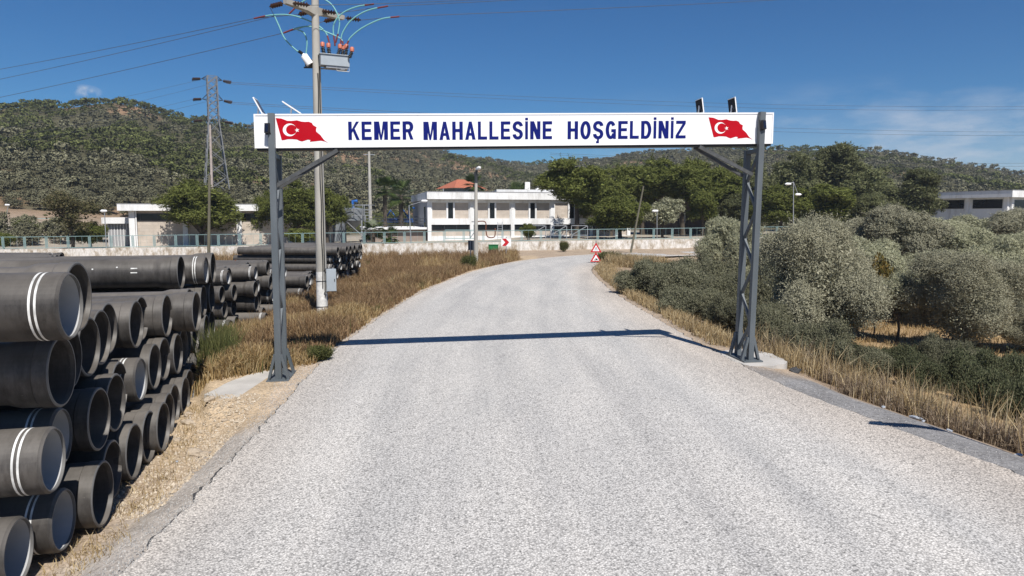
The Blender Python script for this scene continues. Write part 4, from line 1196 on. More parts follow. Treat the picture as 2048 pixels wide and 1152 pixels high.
# ------------------------------------------------------------------ wall and fence
def build_fence():
    P = np.array([p for p in WALL if -75 <= p[0] <= 45]); P = resample(smooth_poly(np.vstack([[-75, 62.7], P]), 2), 62)
    zg = .011 * np.clip(P[:, 0], -45, 45)
    ZT = zg + .88
    t = MB(); n = len(P)
    wall = MB()
    for i in range(n - 1):
        a, b = P[i], P[i + 1]; d = (b - a) / np.hypot(*(b - a)); q = np.array([-d[1], d[0]]) * .3
        vs = [(a[0], a[1], zg[i] - .8), (b[0], b[1], zg[i + 1] - .8), (b[0], b[1], ZT[i + 1]), (a[0], a[1], ZT[i]),
              (a[0] + q[0], a[1] + q[1], zg[i] - .8), (b[0] + q[0], b[1] + q[1], zg[i + 1] - .8), (b[0] + q[0], b[1] + q[1], ZT[i + 1]), (a[0] + q[0], a[1] + q[1], ZT[i])]
        wall.add(vs, [(0, 1, 2, 3), (3, 2, 6, 7), (5, 4, 7, 6)])
    w = wall.build('retaining_wall', M['oldwall']); tag(w, 'low whitewashed retaining wall with peeling patches along the bend', 'wall')
    mid = n // 2; o0 = Vector((P[mid][0], P[mid][1], ZT[mid]))
    f = thing('boundary_fence', 'teal framed metal fence along the top of the whitewashed wall', 'fence', o0)
    for i in range(n - 1):
        a = Vector((P[i][0], P[i][1] + .14, ZT[i])) - o0; b = Vector((P[i + 1][0], P[i + 1][1] + .14, ZT[i + 1])) - o0
        d = (b - a).normalized(); up = Vector((0, 0, 1))
        mb = MB(); a2, b2 = a + d * .09, b - d * .09; h0, h1 = .1, 1.12
        for z in (h0, h1): mb.bar(a2 + up * z, b2 + up * z, .042)
        for p in (a2, b2): mb.bar(p + up * (h0 + .025), p + up * (h1 - .025), .042)
        nb = 3
        for k in range(1, nb):
            p = a2.lerp(b2, k / nb); mb.bar(p + up * (h0 + .025), p + up * (h1 - .025), .010)
        mb.build('fence_panel', M['teal_fence'], f)
        pm = MB(); pm.bar(a - up * .02, a + up * 1.18, .045); pm.build('fence_post', M['teal_fence'], f)
build_fence()

# ------------------------------------------------------------------ buildings
def frame_at(x, y, ang):
    return Matrix.Translation((x, y, 0)) @ Matrix.Rotation(ang, 4, 'Z')
def part(name, m, parent, boxes):
    mb = MB()
    for b in boxes: mb.box(*b)
    return mb.build(name, m, parent)
def build_buildings():
    # main two-storey block: local u = +X along the front, +Y to the back
    t = thing('plant_building', 'two-storey white and beige flat-roofed building at the centre behind the fence', 'building', (-9.62, 82, .9), R(14))
    bay = 5.0; nb = 5; Ln = bay * nb; D = 17
    z0 = -.6
    zz = dict(fb=4.45, ft=5.28, pan0=2.22, pan1=4.05, st0=.85, st1=1.48)
    part('wall', M['beige'], t, [(.05, Ln - .05, .22, D, z0, 4.44)])
    for k in range(nb + 1):
        part('pillar', M['whitewash'], t, [(bay * k - .22, bay * k + .22, -.02, .3, z0, 4.43)])
    for k in range(nb):
        u0, u1 = bay * k + .225, bay * (k + 1) - .225
        part('wall_band', M['whitewash'], t, [(u0, u1, .0, .219, zz['st1'] + .02, zz['pan0'])])
        part('lintel', M['whitewash'], t, [(u0, u1, .06, .219, zz['pan1'] + .02, 4.42)])
        um = (u0 + u1) / 2
        w = part('window', M['whitewash'], t, [(um - .50, um - .30, .03, .219, zz['pan0'] + .002, zz['pan1'] + .018), (um + .30, um + .50, .03, .219, zz['pan0'] + .002, zz['pan1'] + .018)])
        part('pane', M['winglass'], w, [(um - .298, um + .298, .17, .212, zz['pan0'] + .003, zz['pan1'] + .017)])
        s = part('strip_window', M['steel_dark'], t, [(u0 + .01, u1 - .01, .10, .2, zz['st0'], zz['st0'] + .05), (u0 + .01, u1 - .01, .10, .2, zz['st1'] - .05, zz['st1'])] +
                 [(u0 + (u1 - u0) * q - .025, u0 + (u1 - u0) * q + .025, .10, .2, zz['st0'] + .052, zz['st1'] - .052) for q in (.02, .34, .66, .98)])
        part('pane', M['winglass'], s, [(u0 + .02, u1 - .02, .15, .18, zz['st0'] + .03, zz['st1'] - .03)])
        part('panel_border', M['whitewash'], t, [(u0, u0 + .12, .10, .2185, zz['pan0'] + .003, zz['pan1'] + .017), (u1 - .12, u1, .10, .2185, zz['pan0'] + .003, zz['pan1'] + .017)])
    part('fascia', M['whitewash'], t, [(-.35, bay * 3 + .3, -.75, D, 4.45, 5.28)])
    part('fascia', M['whitewash'], t, [(bay * 3 + .302, Ln + .3, -.3, D, 4.45, 5.0)])
    part('roof_edge', M['greywall'], t, [(-.38, bay * 3 + .32, -.78, D + .1, 5.282, 5.34)])
    part('vent_pipe', M['galv'], t, [(-.2 + 3, -.1 + 3, 8, 8.1, 5.34, 6.0)])
    part('plinth', M['whitewash'], t, [(.2, Ln, .1, .218, z0, .15)])
    # left terrace block
    part('terrace_wall', M['brownwall'], t, [(-7.4, -.25, 1.0, 9, z0, .95)])
    part('terrace_slab', M['whitewash'], t, [(-7.7, -.23, .4, 9.3, .952, 1.2)])
    rl = MB()
    for z in (1.55, 1.9, 2.2): rl.bar((-7.6, .5, z), (-.3, .5, z), .06)
    for k in range(11): rl.bar((-7.6 + 7.3 * k / 10, .5, 1.2), (-7.6 + 7.3 * k / 10, .5, 2.2), .06)
    rl.build('railing', M['steel_dark'], t)
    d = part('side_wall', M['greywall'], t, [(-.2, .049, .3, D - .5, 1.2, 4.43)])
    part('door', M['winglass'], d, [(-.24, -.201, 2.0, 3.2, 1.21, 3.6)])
    # blue machinery on the terrace
    b = MB(); Mx = frame_at(*at(800, 452, 93).xy, R(14)); z = at(800, 430, 93).z
    tt = thing('blue_machine', 'blue steel machine frame on the terrace left of the white building', 'machine', (*at(800, 430, 93).xy, z - 1.0))
    b.tube([(-2.1, 0, .4), (-1.2, 0, 1.6), (-.4, 0, .5), (.4, 0, 1.7), (1.2, 0, .5)], .13, 8); b.tube([(-2.1, .5, .4), (1.6, .5, .4)], .2, 8)
    b.box(-2.2, 1.8, -.4, .9, 0, .3); b.tube([(1.2, 0, .5), (1.2, 0, 1.9), (2.0, 0, 1.9)], .13, 8); b.build('frame', M['bluepaint'], tt)
    b = MB(); 
    for k in range(8): b.bar((-3.2 + k * .8, -.6, -.3), (-3.2 + k * .8, -.6, .8), .05)
    for z in (.3, .8): b.bar((-3.2, -.6, z), (2.4, -.6, z), .05)
    b.build('guard_rail', M['steel_dark'], tt)
    # left single-storey building
    t = thing('pump_house', 'low flat-roofed white and beige building on the left behind the fence', 'building', (-40.0, 73.5, .6), R(13))
    Ln, D = 20.5, 12; z0 = -.6
    part('wall', M['beige'], t, [(.05, Ln, .2, D, z0, 3.35)])
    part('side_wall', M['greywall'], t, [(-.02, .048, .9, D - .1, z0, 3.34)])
    for k in range(4):
        u = 5.4 * k
        part('pillar', M['whitewash'], t, [(u - (.02 if k == 0 else .25), u + (.55 if k == 0 else .25), -.05 if k else -.1, .9 if k == 0 else .3, z0, 3.352)])
    for k in range(4):
        u0, u1 = 5.4 * k + (.56 if k == 0 else .26), min(20.45, 5.4 * (k + 1) - .26)
        s = part('strip_window', M['steel_dark'], t, [(u0, u1, .12, .199, 2.3, 2.38), (u0, u1, .12, .199, 3.0, 3.08)] + [(u0 + (u1 - u0) * q, u0 + (u1 - u0) * q + .05, .12, .199, 2.382, 2.998) for q in (.1, .45, .75)])
        part('pane', M['winglass'], s, [(u0, u1, .16, .195, 2.36, 3.02)])
    part('window', M['winglass'], t, [(-.06, -.021, 2.2, 3.4, 2.1, 3.1)])
    part('fascia', M['whitewash'], t, [(-.9, Ln + .5, -.7, D + .3, 3.36, 4.05)])
    part('roof_edge', M['greywall'], t, [(-.93, Ln + .53, -.73, D + .33, 4.052, 4.1)])
    part('downpipe', M['whitewash'], t, [(.62, .74, -.16, -.06, z0, 3.35)])
    # its annex
    t = thing('annex', 'small lean-to annex with grey striped wall beside the low left building', 'building', (-43.6, 75.4, .6), R(13))
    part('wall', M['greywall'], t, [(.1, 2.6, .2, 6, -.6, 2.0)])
    part('cladding_ribs', M['whitewash'], t, [(.15 + .3 * k, .2 + .3 * k, .15, .199, -.6, 2.0) for k in range(8)])
    part('roof', M['whitewash'], t, [(-.3, 2.9, -.3, 6.2, 2.002, 2.65)])
    # right-hand building
    c = at(2018, 381, 92); ang = math.atan2(.90, -.43)
    t = thing('white_hall', 'flat-roofed white building with dark strip windows at the far right', 'building', (c.x, c.y, 1.0), 0)
    Mx = Matrix.Rotation(math.atan2(.9, -.43), 4, 'Z')       # local X = along the shaded side
    def rbox(name, m, bx, parent=t):
        mb = MB()
        for b in bx: mb.box(*b, 0, Mx)
        return mb.build(name, m, parent)
    Ht = c.z - 1.0
    rbox('wall', M['whitewash'], [(.1, 16, -18, -.2, -2, Ht - .9)])
    for k in range(4): rbox('pillar', M['whitewash'], [(5 * k + .0, 5 * k + .5, -.199, .1, -2, Ht - .89)])
    for k in range(3):
        rbox('strip_window', M['winglass'], [(5 * k + .8, 5 * k + 4.6, -.198, -.15, Ht - 2.3, Ht - 1.1)])
    for k in range(3):
        rbox('window', M['winglass'], [(.05, .099, -4.6 - 5 * k, -1.2 - 5 * k, Ht - 2.3, Ht - 1.2)])
    for k in range(4): rbox('pillar', M['whitewash'], [(-.2, .098, -1.0 - 5 * k, -.5 - 5 * k, -2, Ht - .89)])
    rbox('fascia', M['whitewash'], [(-.9, 17, -19, .8, Ht - .88, Ht)])
    rbox('roof_edge', M['greywall'], [(-.93, 17, -19, .83, Ht + .002, Ht + .06)])
    # house with orange hipped roof behind
    c = at(922, 388, 135)
    t = thing('tiled_house', 'house with a hipped orange tiled roof showing above the white building', 'house', (c.x, c.y, c.z - 4), R(35))
    part('wall', M['greywall'], t, [(-2.5, 2.5, -2.5, 2.5, 0, 5.0)])
    part('window', M['winglass'], t, [(-.9, .1, -2.55, -2.501, 3.2, 4.4)])
    part('window', M['winglass'], t, [(2.501, 2.55, -.9, .1, 3.2, 4.4)])
    mb = MB(); e = 3.5; mb.add([(-e, -e, 5.0), (e, -e, 5.0), (e, e, 5.0), (-e, e, 5.0), (-.8, 0, 6.75), (.8, 0, 6.75)], [(0, 1, 5, 4), (1, 2, 5), (2, 3, 4, 5), (3, 0, 4), (3, 2, 1, 0)])
    rf = mb.build('roof', M['tiles'], t)
    part('eaves', M['whitewash'], rf, [(-2.9, 2.9, -2.9, 2.9, 4.86, 4.985)])
    # white block behind the main building
    c = at(995, 379, 108)
    t = thing('rear_block', 'long white parapet of a building behind the central roof', 'building', (c.x, c.y, .9), R(6))
    part('wall', M['whitewash'], t, [(0, 8.6, 0, 9, 0, c.z - 1.6)])
    part('parapet', M['whitewash'], t, [(-.15, 8.8, -.15, 9.1, c.z - 1.598, c.z - .9)])
    part('chimney', M['whitewash'], t, [(4.6, 5.4, 3, 3.8, c.z - .898, c.z + .4)])
    part('chimney', M['whitewash'], t, [(6.4, 6.8, 3, 3.8, c.z - .898, c.z + .1)])
    # brown building behind the pines
    c = at(1310, 470, 90)
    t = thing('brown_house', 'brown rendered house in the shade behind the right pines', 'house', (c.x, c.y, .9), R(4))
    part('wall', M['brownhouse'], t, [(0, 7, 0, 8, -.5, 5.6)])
    part('roof', M['tiles'], t, [(-.4, 7.4, -.4, 8.4, 5.602, 5.9)])
    w = part('window', M['steel_dark'], t, [(2.9, 3.05, -.06, -.001, 1.3, 3.2), (4.05, 4.2, -.06, -.001, 1.3, 3.2), (3.052, 4.048, -.06, -.001, 1.3, 1.42), (3.052, 4.048, -.06, -.001, 3.08, 3.2), (3.52, 3.58, -.055, -.001, 1.422, 3.078)])
    part('pane', M['whitewash'], w, [(3.2, 3.48, -.03, -.001, 1.6, 2.9), (3.62, 3.9, -.03, -.001, 1.6, 2.9)])
    t2 = c
    # white walls on the far left
    c = at(95, 470, 96)
    t = thing('white_shed', 'small white shed with dark roof at the far left below the hillside', 'shed', (c.x, c.y, c.z - .8), R(8))
    part('wall', M['whitewash'], t, [(-1.2, 3.6, 0, 3, -1, 1.8)]); part('roof', M['steel_dark'], t, [(-6, 4.0, -.4, 3.4, 1.802, 2.0)])
    c = at(0, 452, 94)
    t = thing('terrace_fence', 'short teal fence on a bank at the far left', 'fence', (c.x, c.y, c.z))
    mb = MB()
    for z in (.05, 1.0): mb.bar((-2, 0, z), (7, 0, z), .07)
    mb.build('rail', M['teal_fence'], t)
    for k in range(5):
        mb = MB(); mb.bar((-2 + 2.2 * k, 0, -1.2), (-2 + 2.2 * k, 0, 1.05), .14); mb.build('fence_post', M['teal_fence'], t)
    # tank with access frame
    c = at(708, 490, 80)
    t = thing('storage_tank', 'grey steel tank on legs with ladder and guard rails beside the pines', 'tank', (c.x, c.y, .9))
    ca = MB(); ca.lathe([(1.0, .12), (2.0, 1.15), (3.3, 1.25), (3.3, 1.2), (3.45, .5), (3.45, 0)], 20, 'Z'); ca.build('vessel', M['tank'], t)
    for sx in (-1, 1):
        for sy in (-1, 1):
            m2 = MB(); m2.bar((sx * 1.15, sy * 1.0, -.8), (sx * 1.15, sy * 1.0, 2.6), .13); m2.build('leg', M['galv'], t)
    m2 = MB()
    for z in (2.6, 3.2, 3.75):
        for a, b in (((-1.6, -1.4), (2.2, -1.4)), ((-1.6, 1.4), (2.2, 1.4)), ((-1.6, -1.4), (-1.6, 1.4)), ((2.2, -1.4), (2.2, 1.4))): m2.bar((*a, z), (*b, z), .06)
    for x in (-1.6, -.6, .4, 1.4, 2.2): m2.bar((x, -1.4, 2.6), (x, -1.4, 3.75), .06)
    m2.build('guard_rail', M['galv'], t)
    m2 = MB()
    for x in (1.6, 2.1): m2.bar((x, -1.5, -.8), (x, -1.5, 3.7), .06)
    for k in range(12): m2.bar((1.6, -1.5, -.5 + k * .34), (2.1, -1.5, -.5 + k * .34), .04)
    m2.bar((-1.1, -1.45, 2.5), (1.4, -1.45, .2), .08)
    m2.build('ladder', M['galv'], t)
    m2 = MB(); m2.tube([(0, 0, 3.45), (0, 0, 4.2), (.5, 0, 4.2)], .18, 10); m2.build('agitator', M['bluepaint'], t)
    c = at(692, 470, 84)
    t = thing('steel_silo', 'dark steel silo standing between the pine and the tank', 'tank', (c.x - 1.4, c.y, .4))
    mb = MB(); mb.lathe([(0, 1.4), (3.6, 1.4), (4.0, .3), (4.0, 0)], 20, 'Z'); mb.build('shell', M['tank'], t)
    mb = MB(); mb.lathe([(1.2, 1.43), (1.3, 1.43)], 20, 'Z'); mb.build('hoop', M['steel_dark'], t)
    # yard clutter behind the fence
    Y = 75
    c = at(1000, 480, Y)
    t = thing('ladder', 'pale step ladder standing behind the fence under the strip windows', 'ladder', (c.x, c.y, .9))
    mb = MB()
    for x in (-.25, .25): mb.bar((x, 0, 0), (x, .3, 1.9), .05)
    for k in range(6): mb.bar((-.25, .04 + .05 * k, .25 + k * .3), (.25, .04 + .05 * k, .25 + k * .3), .045)
    mb.build('rails', M['galv'], t)
    c = at(970, 480, Y)
    t = thing('valve_pipework', 'rusty bent pipework behind the fence under the strip windows', 'pipework', (c.x, c.y, .9))
    mb = MB(); mb.tube(catmull([(-1.2, 0, 1.9), (0, 0, 1.9), (.1, 0, 1.0), (.3, 0, .3), (1.0, 0, .3), (1.1, 0, 1.2)], 6), .06, 8); mb.build('pipe_run', M['rust'], t)
    mb = MB(); mb.lathe([(-.05, .22), (.05, .22), (.05, .12), (-.05, .12), (-.05, .22)], 14, 'Z', 0, Matrix.Translation((-1.2, 0, 1.9))); mb.build('hand_wheel', M['galv'], t)
    c = at(1120, 478, 74)
    t = thing('scaffold_frame', 'grey scaffold frames stacked behind the fence at the centre', 'scaffold', (c.x, c.y, .9))
    for k in range(3):
        mb = MB(); x = -3.2 + k * 2.2
        for a, b in (((x, 0, 0), (x, 0, 1.5)), ((x + 1.7, 0, 0), (x + 1.7, 0, 1.5)), ((x, 0, 1.5), (x + 1.7, 0, 1.5)), ((x, 0, .5), (x + 1.7, 0, .5)), ((x, 0, .5), (x + 1.7, 0, 1.5))): mb.bar(a, b, .07)
        mb.build('frame', M['galv'], t)
    c = at(850, 485, 76)
    t = thing('lattice_frame', 'pale teal steel frame lying behind the fence below the terrace', 'frame', (c.x + 2.2, c.y, .9))
    mb = MB()
    for a, b in (((0, 0, .1), (3.3, 0, .1)), ((0, 0, 1.0), (3.3, 0, 1.0)), ((0, 0, .1), (0, 0, 1.0)), ((3.3, 0, .1), (3.3, 0, 1.0)), ((2.7, 0, .1), (2.7, 0, 1.0)), ((2.7, 0, .1), (3.3, 0, 1.0))): mb.bar(a, b, .07)
    mb.build('frame', M['teal_fence'], t)
build_buildings()

# ------------------------------------------------------------------ foliage
def leaves(cent, dirs, length, width, rs_, jitter=.7, face=0.0):
    """one quad per centre; face=0: long axis along dirs, face=1: blade turned outwards"""
    n = len(cent)
    nz_ = lambda a: a / (np.linalg.norm(a, axis=1)[:, None] + 1e-9)
    d = nz_(dirs + rs_.normal(0, jitter, (n, 3)))
    w = nz_(np.cross(d, rs_.normal(0, 1, (n, 3))))
    if face > 0:
        nn = nz_(dirs + rs_.normal(0, .45, (n, 3))); ax = nz_(np.cross(nn, rs_.normal(0, 1, (n, 3))))
        f = (rs_.uniform(0, 1, n) < face)[:, None]
        d = np.where(f, ax, d); w = np.where(f, np.cross(nn, ax), w)
    L_ = (length * rs_.uniform(.6, 1.35, n))[:, None]; W_ = (width * rs_.uniform(.7, 1.3, n))[:, None]
    a = cent - d * L_ * .5; b = cent + d * L_ * .5; m = cent + np.cross(w, d) * L_ * .06
    return np.stack([a, m + w * W_ * .5, b, m - w * W_ * .5], 1).reshape(-1, 3)
def crown_pts(lobes, n, rs_, shell=.55, sprig=7, spread=.10):
    """points clustered in sprigs through the outer part of each lobe; also outward directions"""
    vol = np.array([l[3] * l[4] * l[5] for l in lobes]) ** .67
    pk = rs_.choice(len(lobes), n // sprig, p=vol / vol.sum())
    lb = np.array(lobes)[pk]
    v = rs_.normal(0, 1, (len(pk), 3)); v /= np.linalg.norm(v, axis=1)[:, None]
    v[:, 2] = np.where((v[:, 2] < -.3) & (rs_.uniform(0, 1, len(pk)) < .6), -v[:, 2], v[:, 2])
    rad = (shell + (1 - shell) * rs_.uniform(0, 1, len(pk)) ** .6)
    rad *= 1 + .12 * np.sin(v[:, 0] * 9 + pk) * np.cos(v[:, 2] * 8 + v[:, 1] * 7)
    c = lb[:, :3] + v * rad[:, None] * lb[:, 3:6]
    out = v + np.array([0, 0, .3])
    out /= np.linalg.norm(out, axis=1)[:, None]
    c = np.repeat(c, sprig, 0); out = np.repeat(out, sprig, 0)
    c = c + out * rs_.uniform(-spread, spread * 1.6, len(c))[:, None] + rs_.normal(0, spread * .45, c.shape)
    return c, out
def make_lobes(rx, ry, z0, z1, n, rs_, size=(.2, .32), flat=.85, shape='round'):
    """clumps of foliage spread over several overlapping sub-crowns"""
    L_ = []; h = (z1 - z0); mid = (z0 + z1) / 2
    subs = [(0, 0, .02, .52)]
    m = 8
    for i in range(m):
        a = 6.283 * i / m + rs_.uniform(-.5, .5); zz = rs_.uniform(-.55, .62)
        if shape in ('pine', 'cone'): zz = -.75 + 1.45 * ((i * 3) % m) / (m - 1)
        q = rs_.uniform(.48, .82) * math.sqrt(max(.1, 1 - zz * zz))
        if shape == 'bush': q *= 1.3 if zz < 0 else .95
        if shape == 'cone': q *= .9 - .5 * zz
        sr = rs_.uniform(.26, .46) * (1 - .25 * abs(zz))
        subs.append((math.cos(a) * q, math.sin(a) * q, zz, sr))
    if shape in ('pine', 'cone'): subs += [(rs_.uniform(-.1, .1), rs_.uniform(-.1, .1), .62, .34), (0, 0, -.35, .5)]
    sub = np.array(subs); wgt = sub[:, 3] ** 2
    tries = 0
    while len(L_) < n and tries < n * 30:
        tries += 1
        c = sub[rs_.choice(len(sub), p=wgt / wgt.sum())]
        v = rs_.normal(0, 1, 3); v /= np.linalg.norm(v)
        if v[2] < -.5: v[2] = -v[2]
        p = c[:3] + v * c[3] * rs_.uniform(.7, 1.0)
        d = np.linalg.norm(sub[:, :3] - p, axis=1) / sub[:, 3]
        if (d < .72).any(): continue
        if np.linalg.norm(p) > (1.16 if shape != 'bush' or p[2] > 0 else 1.25): p = p / np.linalg.norm(p) * rs_.uniform(1.0, 1.14)
        s = rs_.uniform(*size) * rx * .85; sz = s * flat
        L_.append((p[0] * (rx - s * .6), p[1] * (ry - s * .6), mid + p[2] * (h / 2 - sz * .7), s, s, sz))
    return L_
def limbs(mb, lobes, r0, base=(0, 0, 0), fork=None, bend=.1, nl=9, rs_=None):
    base = Vector(base); fork = Vector(fork)
    m = base.lerp(fork, .5) + Vector((bend, bend * .5, 0))
    mb.tube([base - Vector((0, 0, .15)), base.lerp(m, .3), m, fork], [r0 * 1.35, r0 * 1.05, r0 * .9, r0 * .72], 8)
    for i, l in enumerate(sorted(lobes, key=lambda q: -q[3])[:nl]):
        e = Vector(l[:3]); q = fork.lerp(e, .5) + Vector((rs_.uniform(-.12, .12), rs_.uniform(-.12, .12), .12)) * (e - fork).length
        mb.tube([fork - Vector((0, 0, .02)), q, e], [r0 * .5, r0 * .32, r0 * .12], 6)
def tree_proto(seed, rx, ry, z0, z1, nl, nleaf, llen, lwid, mat, trunk_r, fork_z, bark='bark', size=(.2, .32), flat=.85, shape='round', lean=(0, 0), shell=.6, jitter=.7, sprig=7, spread=.10, core=.12, face=.6, shoots=0, shoot_len=.5):
    q = np.random.RandomState(seed)
    lobes = make_lobes(rx, ry, z0, z1, nl, q, size, flat, shape)
    c, d = crown_pts(lobes, int(nleaf * (1 - core)), q, shell, sprig, spread)
    V = [leaves(c, d, llen, lwid, q, jitter, face)]
    # shoots that break the outline
    if shoots:
        pk = q.choice(len(lobes), shoots); lb = np.array(lobes)[pk]
        v = q.normal(0, 1, (shoots, 3)); v[:, 2] = np.abs(v[:, 2]) * .9 - .15; v /= np.linalg.norm(v, axis=1)[:, None]
        k = 14; st = lb[:, :3] + v * lb[:, 3:6] * .85; ln_ = q.uniform(.15, shoot_len, shoots)
        bend = q.normal(0, .25, (shoots, 3)); tt = np.linspace(0, 1, k)
        cc = st[:, None, :] + v[:, None, :] * (ln_[:, None] * tt)[..., None] + bend[:, None, :] * (ln_[:, None] * tt ** 2)[..., None] * .5
        cc = cc.reshape(-1, 3) + q.normal(0, .022, (shoots * k, 3)); V.append(leaves(cc, np.repeat(v, k, 0), llen, lwid, q, .6, .25))
    # inner, coarser leaves so the crown is not hollow
    nc = int(nleaf * core); v = q.normal(0, 1, (nc, 3)); v /= np.linalg.norm(v, axis=1)[:, None]
    rr_ = q.uniform(.05, .72, nc)[:, None]
    cc = np.array([0, 0, (z0 + z1) / 2]) + v * rr_ * np.array([rx, ry, (z1 - z0) / 2])
    V.append(leaves(cc, v, llen * 1.7, lwid * 2.4, q, 1.0))
    me = np_mesh('crown', np.concatenate(V), 4, M[mat], obj=False)
    mb = MB(); limbs(mb, lobes, trunk_r, (lean[0], lean[1], 0), (0, 0, fork_z), .08, 12, q)
    t = mb.build('trunk', M[bark]); tm = t.data; bpy.data.objects.remove(t)
    return me, tm
def plant_tree(name, proto, x, y, s, rz, label, cat, group, zoff=0, sz=None, trunk=True):
    me, tm = proto
    t = thing(name, label, cat, (x, y, Hf(x, y) + zoff), rz, group); t.scale = (s, s, sz or s)
    link(bpy.data.objects.new('crown', me), t)
    if trunk: link(bpy.data.objects.new('trunk', tm), t)
    return t

# olives near the road (unit: metres; crown about 4 m across)
OL = [tree_proto(100 + i, 2.0, 2.0, .7, 4.05, 44, 120000, .08, .028, 'olive' if i != 1 else 'olive_grey', .13, 1.15, shell=.80, size=(.22, .38), flat=.9, spread=.06, face=.82, shoots=480, shoot_len=.5) for i in range(3)]
OLB = [tree_proto(110 + i, 2.0, 2.0, -.1, 4.05, 52, 90000, .095, .032, 'olive', .13, .9, shell=.80, size=(.20, .38), flat=.95, spread=.06, face=.82, shoots=480, shoot_len=.5, shape='bush') for i in range(2)]
BUSHY = [tree_proto(120 + i, 2.0, 1.9, -.3, 4.0, 60, 220000, .068, .022, 'olive_grey', .12, .6, shell=.70, size=(.17, .34), flat=1.15, spread=.11, face=.7, shoots=1500, shoot_len=.62, shape='bush') for i in range(2)]
SM_OL = [tree_proto(140, 1.05, 1.05, .9, 2.75, 24, 26000, .09, .027, 'olive', .06, .95, shell=.6, size=(.24, .38), spread=.09, face=.7, shoots=420, shoot_len=.38)]
def spot(px, Y, zoff=0):
    x = xat(px, Y, 0); return x, Y
def olive(px, Y, top_y, width_px, proto, h_nom, w_nom, rz, label, group='olive trees right of the road', name='olive_tree', cat='olive tree'):
    x = xat(px, Y, 0.5); zg = Hf(x, Y)
    top = at(px, top_y, Y).z; s = (width_px * (Y / F_PX)) / w_nom
    return plant_tree(name, proto, x, Y, s, rz, label, cat, group, sz=max(.3, (top - zg) / h_nom))
olive(1640, 22.5, 440, 262, BUSHY[0], 3.9, 4.0, .3, 'big grey-leaved olive thicket right behind the right arch post')
olive(1590, 33, 428, 150, OL[0], 4.0, 4.0, 1.0, 'pale olive crown showing above the big grey thicket')
olive(1700, 38, 452, 160, OL[2], 4.0, 4.0, 2.2, 'olive between the grey thicket and the broad pale olive')
olive(1800, 29, 541, 98, SM_OL[0], 2.75, 2.1, 0, 'small olive with thin bare trunk standing before the golden field')
olive(1940, 27, 503, 225, BUSHY[1], 3.9, 4.0, 1.2, 'dense grey olive beside the small thin-trunked one')
olive(1790, 43, 410, 200, OL[1], 4.0, 4.0, 3.0, 'broad pale-topped olive, tallest crown of the grove right of the arch')
olive(1880, 45, 432, 170, OL[2], 4.0, 4.0, 4.0, 'rounded olive just left below the far white hall')
olive(1975, 52, 425, 150, OL[0], 4.0, 4.0, 5.0, 'dull green olive directly below the white hall windows')
olive(2050, 47, 412, 160, OL[1], 4.0, 4.0, .7, 'tall olive at the right picture edge below the white hall')
olive(2040, 36, 492, 150, OLB[0], 4.0, 4.0, 2.5, 'lower olive at the right picture edge above the golden field')
olive(1860, 37, 480, 190, OLB[0], 4.0, 4.0, 2.9, 'shaded olive in the middle of the grove behind the small tree')
olive(1840, 50, 422, 190, OL[0], 4.0, 4.0, 5.2, 'rear olive crown between the broad pale-topped one and the white hall')
olive(1690, 46, 436, 150, OL[1], 4.0, 4.0, 1.7, 'rear olive crown below the two-headed lamp, left of the broad pale one')
olive(1745, 36, 472, 170, OL[0], 4.0, 4.0, 3.4, 'shaded olive directly below the broad pale-topped one')
olive(1925, 34, 520, 170, OL[1], 4.0, 4.0, .9, 'olive whose top peeps over the dense grey one')
olive(2020, 42, 452, 170, OL[2], 4.0, 4.0, 4.8, 'middle olive of the column at the right picture edge')
olive(1640, 30, 560, 150, OL[2], 4.0, 4.0, 2.0, 'dark olive filling the shade behind the big grey thicket')
olive(2060, 27, 590, 150, BUSHY[0], 4.3, 4.0, 2.0, 'grey olive bush cut by the right picture edge')
olive(1875, 33, 548, 130, OL[2], 4.0, 4.0, 3.9, 'low shaded olive between the small thin-trunked tree and the dense grey one')
olive(2010, 31.5, 520, 150, OL[0], 4.0, 4.0, 5.9, 'low olive behind the dense grey one at the golden field')
olive(1720, 30, 520, 120, OL[1], 4.0, 4.0, 2.6, 'shaded olive close behind the right side of the big grey thicket')
olive(1960, 40, 470, 150, OLB[1], 4.0, 4.0, 1.9, 'shaded olive behind the dense grey one')
olive(1455, 47, 416, 135, OLB[0], 4.0, 4.0, 4.4, 'grey olive beside the wall end, seen left of the right arch post')
olive(1500, 42, 466, 105, OLB[1], 4.0, 4.0, 5.4, 'low olive seen through the lattice of the right arch post')
olive(1425, 50, 488, 66, OLB[1], 4.0, 4.0, .4, 'smallest olive by the end of the whitewashed wall')
FIG = [tree_proto(150, 1.0, 1.0, .1, 2.6, 14, 5000, .16, .11, 'fig', .05, .5, shell=.3, size=(.26, .42), spread=.16)]
olive(1752, 30, 498, 62, FIG[0], 2.6, 2.0, 0, 'yellowing fig bush between the grey thicket and the small olive', 'shrubs right of the road', 'fig_bush', 'bush')

